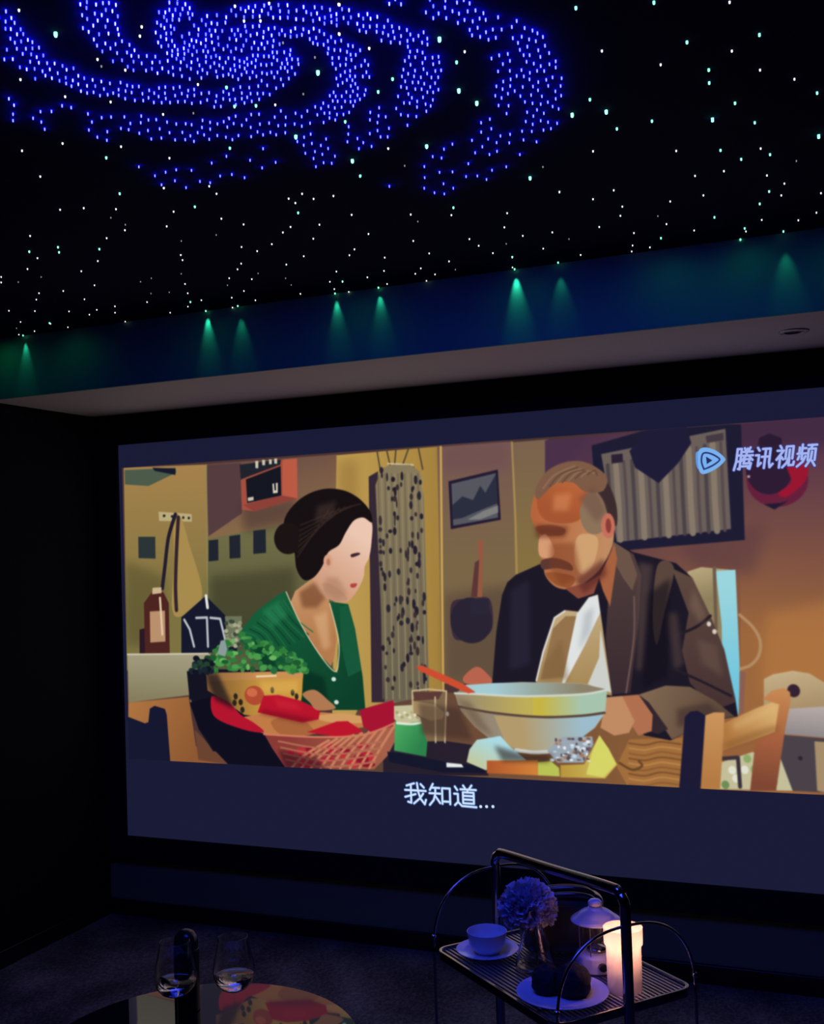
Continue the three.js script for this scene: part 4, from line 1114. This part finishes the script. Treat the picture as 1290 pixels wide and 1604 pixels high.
line('#a3b4f0',5.5,[1869.0,153.0,1872.9,159.5],0);
line('#a3b4f0',5.5,[1878.1,158.4,1882.6,130.2,1897.6,130.2,1893.1,158.4],0);
line('#a3b4f0',5.5,[1888.9,137.8,1886.3,154.1,1879.9,168.2,1870.0,177.9],0);
line('#a3b4f0',5.5,[1886.8,156.2,1884.0,173.6,1894.1,173.6,1896.1,166.0],0);
line('#a3b4f0',5.5,[1917.7,128.1,1914.5,147.6],0);
line('#a3b4f0',5.5,[1916.3,136.7,1924.6,136.7],0);
line('#a3b4f0',5.5,[1910.8,134.6,1908.7,147.6],0);
line('#a3b4f0',5.5,[1905.2,148.7,1925.2,148.7],0);
line('#a3b4f0',5.5,[1915.2,148.7,1913.1,161.7],0);
line('#a3b4f0',5.5,[1908.5,154.1,1904.8,161.7],0);
line('#a3b4f0',5.5,[1921.7,155.2,1915.6,167.1,1902.2,177.9],0);
line('#a3b4f0',5.5,[1929.8,130.2,1948.2,130.2],0);
line('#a3b4f0',5.5,[1939.0,130.2,1935.3,137.8],0);
line('#a3b4f0',5.5,[1926.0,164.9,1930.1,138.9,1945.2,138.9,1941.0,164.9],0);
line('#a3b4f0',5.5,[1936.6,145.4,1933.2,161.7,1921.4,177.9],0);
line('#a3b4f0',5.5,[1935.0,166.0,1940.6,177.9],0);
poly('#5f97e0',[1676,135,1682,128,1698,129,1696,176,1683,173,1677,162],1);
poly('#79b0ee',[1681,158,1683,128,1698,120,1723,129,1743,148,1740,158,1721,173,1696,183,1684,178],1);
line('#2c3a78',4,[1694,172,1689,154,1692,136,1702,133,1719,140,1731,151,1718,162,1700,170,1694,171],1);
poly('#253060',[1700,142,1714,152,1701,160],0);
const film = new THREE.CanvasTexture(cv);
film.colorSpace = THREE.SRGBColorSpace;

const screen = thing('projection_screen', 'large projection screen in a black frame showing a film with subtitles', 'screen', SCREEN_W / 2, 0, 0);
{
  const s = mesh('screen_surface', new THREE.PlaneGeometry(SCREEN_W, SCREEN_H), std({ color: 0x000000, roughness: 1, emissive: 0xffffff, emissiveMap: film, emissiveIntensity: 1 }), screen);
  s.position.set(0, SCREEN_B + SCREEN_H / 2, 0);
  mesh('backing', slab(-SCREEN_W / 2, SCREEN_W / 2, SCREEN_B, SCREEN_B + SCREEN_H, Z0 + 0.001, -0.002), M.velvet, screen);
  const bars = [[-1.6 - 0.11, -1.6, 0.257, SOFFIT - 0.003], [1.6, 1.71, 0.257, SOFFIT - 0.003], [-1.6, 1.6, SCREEN_B + SCREEN_H, SOFFIT - 0.003], [-1.6, 1.6, 0.257, SCREEN_B]];
  for (const [a, b, c, d] of bars) mesh('frame_bar', rbox(b - a, d - c, 0.034, 0.004, (a + b) / 2, (c + d) / 2, Z0 + 0.0185), M.velvet, screen);
}

// ---------------------------------------------------------------- recessed downlight in the soffit (off)
{
  const d = thing('recessed_downlight', 'small round recessed downlight, switched off, in the soffit', 'downlight', 3.003, SOFFIT, 0.4125);
  mesh('trim_ring', lathe([[0.03, 0.004], [0.03, -0.003], [0.033, -0.006], [0.045, -0.005], [0.048, -0.001], [0.048, 0], [0.03, 0.004]], 40), std({ color: lin(0.35, 0.34, 0.34), roughness: 0.35, metalness: 0.6 }), d);
  mesh('lens', lathe([[0, -0.001], [0.03, -0.0015], [0.03, 0.001], [0, 0.001]], 32), std({ color: lin(0.03, 0.03, 0.03), roughness: 0.2 }), d);
}

// ---------------------------------------------------------------- round glossy table and what stands on it
{
  const t = thing('round_table', 'low round table with glossy black top mirroring the screen', 'table', 1.48, 0, 1.657);
  mesh('table_top', lathe([[0, TABLE_Y - 0.02], [0.43, TABLE_Y - 0.02], [0.4345, TABLE_Y - 0.016], [0.4355, TABLE_Y - 0.01], [0.4345, TABLE_Y - 0.003], [0.431, TABLE_Y], [0, TABLE_Y]], 96), M.tableTop, t);
  mesh('pedestal', lathe([[0, 0.02], [0.09, 0.02], [0.05, 0.05], [0.045, 0.25], [0.07, TABLE_Y - 0.021], [0, TABLE_Y - 0.021]], 40), M.blackPlastic, t);
  mesh('base', lathe([[0, 0], [0.24, 0], [0.245, 0.008], [0.235, 0.018], [0.09, 0.022], [0, 0.022]], 64), M.blackPlastic, t);
}
function wineGlass(x, z, label) { // 24 cm tall
  const g = thing('wine_glass', label, 'glass', x, TABLE_Y, z, rnd() * 3, 'wine glasses on the round table');
  g.scale.setScalar(1.07);
  mesh('bowl', lathe([[0, 0.0965], [0.0055, 0.097], [0.02, 0.1012], [0.036, 0.110], [0.0475, 0.124], [0.0535, 0.142], [0.0535, 0.160], [0.049, 0.185], [0.042, 0.215], [0.0382, 0.238], [0.0375, 0.2386], [0.0369, 0.238], [0.0407, 0.215], [0.0477, 0.185], [0.0521, 0.160], [0.0521, 0.142], [0.0463, 0.1251], [0.0353, 0.1114], [0.0195, 0.1029], [0, 0.1012]], 56), M.solidGlass, g);
  mesh('stem', lathe([[0.0055, 0.1], [0.0038, 0.088], [0.0034, 0.05], [0.004, 0.015], [0.008, 0.006]], 20), M.glass, g);
  mesh('foot', lathe([[0, 0], [0.036, 0], [0.0365, 0.0012], [0.02, 0.004], [0.008, 0.006], [0, 0.0065]], 48), M.glass, g);
  mesh('water', lathe([[0, 0.1016], [0.0193, 0.1033], [0.035, 0.1118], [0.046, 0.1255], [0.0515, 0.1395], [0, 0.1395]], 48), M.water, g);
  return g;
}
wineGlass(1.387, 1.613, 'wine glass in front of the dark bottle on the round table');
wineGlass(1.523, 1.532, 'wine glass standing alone, right of the dark bottle');
{
  const b = thing('bottle', 'tall dark bottle with rounded top beside the wine glasses', 'bottle', 1.319, TABLE_Y, 1.462);
  mesh('body', lathe([[0, 0], [0.034, 0], [0.0365, 0.003], [0.0365, 0.165], [0.0355, 0.175], [0.034, 0.1765], [0, 0.1765]], 40), std({ color: lin(0.012, 0.008, 0.008), roughness: 0.3 }), b);
  mesh('cap', lathe([[0.0345, 0.1768], [0.0345, 0.195], [0.031, 0.212], [0.022, 0.224], [0.01, 0.2295], [0, 0.2305]], 40), std({ color: lin(0.012, 0.01, 0.01), roughness: 0.2 }), b);
}

// ---------------------------------------------------------------- serving cart
const CART = { x: 2.5125, z: 1.769, turn: -0.6926, a: 0.487, b: 0.352, tray: 0.698 };
const onCart = (lx, lz) => { const c = Math.cos(CART.turn), s = Math.sin(CART.turn); return [CART.x + lx * c + lz * s, CART.z - lx * s + lz * c]; };
{
  const c = thing('serving_cart', 'chrome serving cart with wire tray, arched end rails and tall handle', 'cart', CART.x, 0, CART.z, CART.turn);
  const { a, b, tray } = CART, A = a / 2, B = b / 2, R = 0.03;
  const ring = (w, d, r) => {
    const s = new THREE.Shape(), x = w / 2, y = d / 2;
    s.moveTo(-x + r, -y); s.lineTo(x - r, -y); s.absarc(x - r, -y + r, r, -Math.PI / 2, 0); s.lineTo(x, y - r); s.absarc(x - r, y - r, r, 0, Math.PI / 2);
    s.lineTo(-x + r, y); s.absarc(-x + r, y - r, r, Math.PI / 2, Math.PI); s.lineTo(-x, -y + r); s.absarc(-x + r, -y + r, r, Math.PI, 1.5 * Math.PI);
    return s;
  };
  const slatGeo = rbox(a - 0.008, 0.003, 0.0058, 0.0012, 0, 0, 0, 1), cross = cyl(0.003, 0.003, b - 0.01, 8).rotateX(Math.PI / 2);
  for (const y of [tray, 0.26]) {
    const s = ring(a, b, R); s.holes.push(ring(a - 0.008, b - 0.008, R - 0.004));
    const g = new THREE.ExtrudeGeometry(s, { depth: 0.016, bevelEnabled: true, bevelThickness: 0.0015, bevelSize: 0.0015, bevelSegments: 2, curveSegments: 10 }).rotateX(-Math.PI / 2);
    const rim = mesh('tray_rim', g, M.chrome, c); rim.position.y = y - 0.012;
    const n = 31;
    for (let i = 0; i < n; i++) {
      const r = mesh('slat', slatGeo, M.brushed, c);
      const z = -B + 0.011 + (b - 0.022) * i / (n - 1);
      r.position.set(0, y - 0.0015, z);
      if (Math.abs(z) > B - R) r.scale.x = 1 - 0.03 / a * ((Math.abs(z) - B + R) / R) ** 2 * 1.6;
    }
    for (const x of [-0.15, 0, 0.15]) { const r = mesh('cross_wire', cross, M.chrome, c); r.position.set(x, y - 0.006, 0); }
  }
  // handle: a bent tube from post to post, along the cart
  const hb = 0.9, hf = 0.93, P = 0.0112;
  const bend = 0.035;
  const hp = [[-A - 0.004, 0.055, 0], [-A - 0.004, 0.3, 0], [-A - 0.004, 0.6, 0], [-A - 0.004, hb - bend - 0.02, 0], [-A - 0.002, hb - bend * 0.5, 0], [-A + bend * 0.35, hb - 0.005, 0], [-A + bend, hb + 0.002, 0], [0, (hb + hf) / 2, 0], [A - bend, hf - 0.001, 0], [A - bend * 0.35, hf - 0.008, 0], [A + 0.002, hf - bend * 0.6, 0], [A + 0.004, hf - bend - 0.02, 0], [A + 0.004, 0.6, 0], [A + 0.004, 0.3, 0], [A + 0.004, 0.055, 0]];
  mesh('handle', tube(hp, P, 200, 16), M.chrome, c);
  for (const s of [-1, 1]) {
    const p = [];
    for (let i = 0; i <= 24; i++) { const t = Math.PI * i / 24, cx = Math.cos(t), sy = Math.sin(t); p.push([s * (A + 0.004), tray + 0.165 * Math.pow(sy, 0.85), Math.sign(cx) * B * Math.pow(Math.abs(cx), 0.8)]); }
    mesh('end_hoop', tube([[s * (A + 0.004), 0.06, B], [s * (A + 0.004), 0.35, B], [s * (A + 0.004), tray - 0.03, B], ...p, [s * (A + 0.004), tray - 0.03, -B], [s * (A + 0.004), 0.35, -B], [s * (A + 0.004), 0.06, -B]], 0.0032, 150, 8), M.chrome, c);
    for (const z of [-1, 1]) {
      const k = mesh('corner_knob', new THREE.SphereGeometry(0.006, 14, 10), M.chrome, c); k.position.set(s * (A + 0.004), tray + 0.03, z * B);
      const w = mesh('wheel', new THREE.TorusGeometry(0.022, 0.009, 10, 24), M.blackPlastic, c); w.position.set(s * (A + 0.004), 0.031, z * B);
      mesh('hub', cyl(0.016, 0.016, 0.012, 16).rotateX(Math.PI / 2), M.chrome, w);
      const f = mesh('caster_fork', rbox(0.012, 0.03, 0.026, 0.003), M.darkChrome, c); f.position.set(s * (A + 0.004), 0.068, z * B);
    }
  }
}
const TOP = CART.tray + 0.0002;

// cup and saucer
{
  const [x, z] = onCart(-0.157, 0.085);
  const s = tag(mesh('saucer', lathe([[0, 0], [0.035, 0], [0.037, 0.003], [0.055, 0.007], [0.071, 0.0125], [0.0725, 0.0138], [0.071, 0.0148], [0.054, 0.0098], [0.036, 0.0062], [0.03, 0.0055], [0, 0.0055]], 56), M.china), 'white china saucer under the teacup on the cart', 'saucer');
  s.position.set(x, TOP, z);
  const c = thing('teacup', 'white china teacup on its saucer at the cart corner', 'cup', x, TOP + 0.0057, z, 2.6);
  mesh('bowl', lathe([[0, 0.004], [0.024, 0.004], [0.025, 0], [0.029, 0], [0.030, 0.004], [0.036, 0.010], [0.042, 0.021], [0.044, 0.036], [0.0465, 0.0475], [0.0458, 0.0485], [0.0448, 0.0475], [0.0425, 0.036], [0.0395, 0.023], [0.034, 0.0125], [0.02, 0.009], [0, 0.0085]], 56), M.china, c);
  const hp = []; for (let i = 0; i <= 12; i++) { const t = -1.25 + 2.5 * i / 12; hp.push([0.036 + 0.03 * Math.cos(t), 0.026 + 0.016 * Math.sin(t), 0]); }
  mesh('handle', tube(hp, 0.0035, 30, 10), M.china, c);
}
// conical glass vase with a bloom
{
  const [x, z] = onCart(-0.025, 0.042);
  const v = thing('glass_vase', 'conical clear glass vase holding the ruffled flower', 'vase', x, TOP, z);
  mesh('body', lathe([[0, 0.0026], [0.041, 0.0026], [0.0445, 0.006], [0.044, 0.012], [0.0335, 0.052], [0.0205, 0.09], [0.0195, 0.097], [0.0215, 0.104], [0.0205, 0.1045], [0.018, 0.097], [0.019, 0.09], [0.0315, 0.052], [0.0415, 0.013], [0.040, 0.0065], [0, 0.0065]], 48), M.solidGlass, v);
  mesh('foot', lathe([[0, 0], [0.04, 0], [0.0445, 0.005], [0.041, 0.0025], [0, 0.0025]], 48), M.glass, v);
  const f = thing('ruffled_flower', 'large ruffled pale flower head standing in the glass vase', 'flower', x, TOP + 0.0075, z);
  const green = std({ color: lin(0.05, 0.12, 0.04), roughness: 0.7 });
  mesh('stem', tube([[0.008, 0, 0.004], [0.003, 0.06, 0], [-0.002, 0.1, 0.006], [-0.006, 0.13, 0.011]], 0.0025, 20, 8), green, f);
  const petals = [];
  const cx = -0.006, cy = 0.134, cz = 0.012;
  for (let i = 0; i < 420; i++) {
    const k = (i + 0.5) / 420, ph = Math.acos(1 - 1.55 * k), th = i * 2.39996;
    const d = new THREE.Vector3(Math.sin(ph) * Math.cos(th), Math.cos(ph), Math.sin(ph) * Math.sin(th));
    const g = new THREE.PlaneGeometry(0.022, 0.032, 4, 3), p = g.attributes.position, tw = rnd() * 6;
    for (let j = 0; j < p.count; j++) {
      const u = p.getX(j) / 0.011, w = p.getY(j) / 0.032 + 0.5;
      p.setXYZ(j, p.getX(j) * (0.35 + 0.75 * w), p.getY(j) + (w > 0.9 ? 0.0025 * Math.sin(u * 7 + tw) : 0), 0.004 * w * Math.sin(u * 4 + tw) + 0.009 * w * w);
    }
    g.translate(0, 0.016, 0).rotateY(rnd() * 6.28);
    const q = new THREE.Quaternion().setFromUnitVectors(new THREE.Vector3(0, 1, 0), d.clone().add(new THREE.Vector3(rnd() - 0.5, rnd() - 0.5, rnd() - 0.5).multiplyScalar(0.5)).normalize());
    const rr = (0.017 + 0.011 * rnd()) * (1 + 0.12 * Math.sin(3 * th));
    g.applyQuaternion(q).translate(cx + d.x * rr * 1.25, cy + d.y * rr, cz + d.z * rr * 1.25);
    g.computeVertexNormals(); petals.push(g);
  }
  mesh('bloom', plainMerge(petals), phys({ color: lin(0.66, 0.62, 0.7), roughness: 0.9, transmission: 0.2, thickness: 0, side: THREE.DoubleSide }), f);
  const leaf = (pts) => tube(pts, 0.004, 16, 6).scale(1, 1, 1);
  mesh('sepal', leaf([[-0.006, 0.112, 0.008], [0.012, 0.108, 0.01], [0.03, 0.114, 0.014]]), green, f);
}
// black bag behind the flower
{
  const [x, z] = onCart(-0.085, -0.075);
  const b = thing('black_bag', 'glossy black bag with folded top behind the flower', 'bag', x, TOP, z, 0.36);
  const leather = phys({ color: lin(0.012, 0.012, 0.013), roughness: 0.3, clearcoat: 1, clearcoatRoughness: 0.22 });
  const g = new RoundedBoxGeometry(0.19, 0.135, 0.085, 8, 0.03).translate(0, 0.0675, 0), p = g.attributes.position;
  for (let i = 0; i < p.count; i++) {
    const px = p.getX(i), py = p.getY(i), pz = p.getZ(i), k = py / 0.135;
    const n = noise.noise(px * 40, py * 30, pz * 40) * 0.004 * Math.min(1, k * 3);
    p.setXYZ(i, px * (1 + 0.04 * Math.sin(k * 3)) + n, py + (k > 0.6 ? 0.006 * Math.sin(px * 60 + 1) * (k - 0.6) : 0), pz * (1.08 - 0.25 * k * k) + n);
  }
  g.computeVertexNormals();
  mesh('body', g, leather, b);
  for (let i = 0; i < 4; i++) {
    const dz = 0.03 - i * 0.019, h = 0.132 + 0.006 * Math.sin(i * 2.1) - 0.003 * Math.abs(i - 1.5);
    mesh('fold', tube([[-0.083, h - 0.028, dz], [-0.06, h - 0.002, dz + 0.003], [-0.015, h + 0.006, dz - 0.002], [0.035, h + 0.007, dz + 0.002], [0.068, h - 0.003, dz], [0.086, h - 0.03, dz - 0.003]], 0.0075, 40, 8), leather, b);
  }
}
// enamel lantern
{
  const [x, z] = onCart(0.042, -0.078);
  const l = thing('enamel_lantern', 'small white enamel lantern with domed lid and black knob', 'lantern', x, TOP, z, 0.5);
  l.scale.set(1.14, 0.97, 1.14);
  mesh('base', lathe([[0, 0], [0.042, 0], [0.0435, 0.003], [0.042, 0.008], [0.0415, 0.03], [0.038, 0.036], [0.03, 0.039], [0, 0.039]], 48), M.enamel, l);
  mesh('base_ring', lathe([[0.043, 0.0025], [0.0465, 0.0015], [0.0465, -0.0], [0.043, 0]], 48), M.blackPlastic, l);
  const k = mesh('knob', cyl(0.0085, 0.0085, 0.01, 8).rotateX(Math.PI / 2), M.blackPlastic, l); k.position.set(-0.001, 0.019, 0.0455);
  mesh('burner', lathe([[0, 0.039], [0.02, 0.039], [0.019, 0.046], [0.012, 0.05], [0.004, 0.054], [0, 0.054]], 32), M.chrome, l);
  mesh('chimney', lathe([[0.027, 0.0395], [0.03, 0.055], [0.0315, 0.075], [0.029, 0.1], [0.027, 0.107]], 40), M.glass, l);
  for (let i = 0; i < 4; i++) { const t = i * Math.PI / 2 + 0.6, w = mesh('guard_wire', cyl(0.0014, 0.0014, 0.072, 8), M.chrome, l); w.position.set(0.0345 * Math.cos(t), 0.0715, 0.0345 * Math.sin(t)); }
  mesh('lid', lathe([[0.046, 0.1065], [0.0485, 0.1075], [0.0485, 0.110], [0.043, 0.1155], [0.036, 0.119], [0.035, 0.122], [0.027, 0.1285], [0.018, 0.1325], [0.0145, 0.1335], [0.0135, 0.139], [0, 0.139], [0, 0.12], [0.03, 0.112], [0.046, 0.1065]], 56), M.enamel, l);
  mesh('lid_finial', lathe([[0, 0.139], [0.011, 0.139], [0.0138, 0.1425], [0.0135, 0.149], [0.0095, 0.1535], [0, 0.155]], 32), M.enamel, l);
}
// candle in a frosted glass
{
  const [x, z] = onCart(0.182, -0.043);
  const c = thing('candle_glass', 'lit candle in a tall frosted glass behind the front post', 'candle', x, TOP, z);
  const frosted = phys({ color: lin(0.86, 0.8, 0.8), roughness: 0.8, transmission: 0.55, thickness: 0 });
  mesh('frosted_glass', lathe([[0.0345, 0.006], [0.036, 0.012], [0.0365, 0.098], [0.0405, 0.103], [0.041, 0.136]], 56), frosted, c);
  mesh('glass_foot', lathe([[0, 0], [0.038, 0], [0.039, 0.003], [0.036, 0.0058], [0, 0.0058]], 48), M.glass, c);
  mesh('wax', lathe([[0, 0.0062], [0.0105, 0.0062], [0.0105, 0.0875], [0.0085, 0.0905], [0, 0.0885]], 40), phys({ color: lin(0.82, 0.74, 0.66), roughness: 0.6, transmission: 0.25, thickness: 0 }), c);
  mesh('wick', cyl(0.0011, 0.0011, 0.012, 8).translate(0, 0.0945, 0), M.blackPlastic, c);
  const f = mesh('flame', lathe([[0, 0.0965], [0.0035, 0.1], [0.005, 0.106], [0.0042, 0.114], [0.002, 0.122], [0, 0.128]], 20), std({ color: 0, emissive: lin(1, 0.62, 0.25), emissiveIntensity: 9 }), c);
  f.castShadow = false;
  const p = new THREE.PointLight(lin(1, 0.44, 0.27), 0.024);
  p.position.set(x, TOP + 0.108, z); p.castShadow = true; p.shadow.radius = 0.2;
  scene.add(p);
}
// plate with two dark cakes
{
  const [x, z] = onCart(0.131, 0.08);
  const p = tag(mesh('plate', lathe([[0, 0], [0.058, 0], [0.06, 0.0035], [0.075, 0.0075], [0.0945, 0.0125], [0.096, 0.014], [0.0945, 0.015], [0.074, 0.0102], [0.058, 0.0062], [0, 0.006]], 64), M.china), 'white plate under the two dark cakes on the cart', 'plate');
  p.position.set(x, TOP, z);
  const cake = (lx, lz, r, h, label, k) => {
    const g = mergeVertices(new THREE.IcosahedronGeometry(1, 12).deleteAttribute('uv').deleteAttribute('normal')), a = g.attributes.position;
    for (let i = 0; i < a.count; i++) {
      const v = new THREE.Vector3().fromBufferAttribute(a, i);
      const n = 1 + 0.10 * noise.noise(v.x * 2.2 + k, v.y * 2.2, v.z * 2.2) + 0.06 * noise.noise(v.x * 6 + k, v.y * 6, v.z * 6) + 0.025 * noise.noise(v.x * 17, v.y * 17 + k, v.z * 17);
      v.multiplyScalar(n);
      a.setXYZ(i, v.x * r, Math.max(-0.7, v.y) * h / 1.7 + 0.7 * h / 1.7, v.z * r);
    }
    g.computeVertexNormals();
    const [cx, cz] = onCart(lx, lz);
    const m = tag(mesh('chocolate_cake', g, std({ color: lin(0.006, 0.004, 0.003), roughness: 0.8 })), label, 'cake', 'dark cakes on the plate');
    m.position.set(cx, TOP + 0.0062, cz);
  };
  cake(0.104, 0.1, 0.032, 0.056, 'smaller dark chocolate cake on the plate, nearer the cup', 1.3);
  cake(0.143, 0.061, 0.038, 0.062, 'larger dark chocolate cake on the plate, nearer the candle', 8.1);
}
renderer.render(scene, camera);
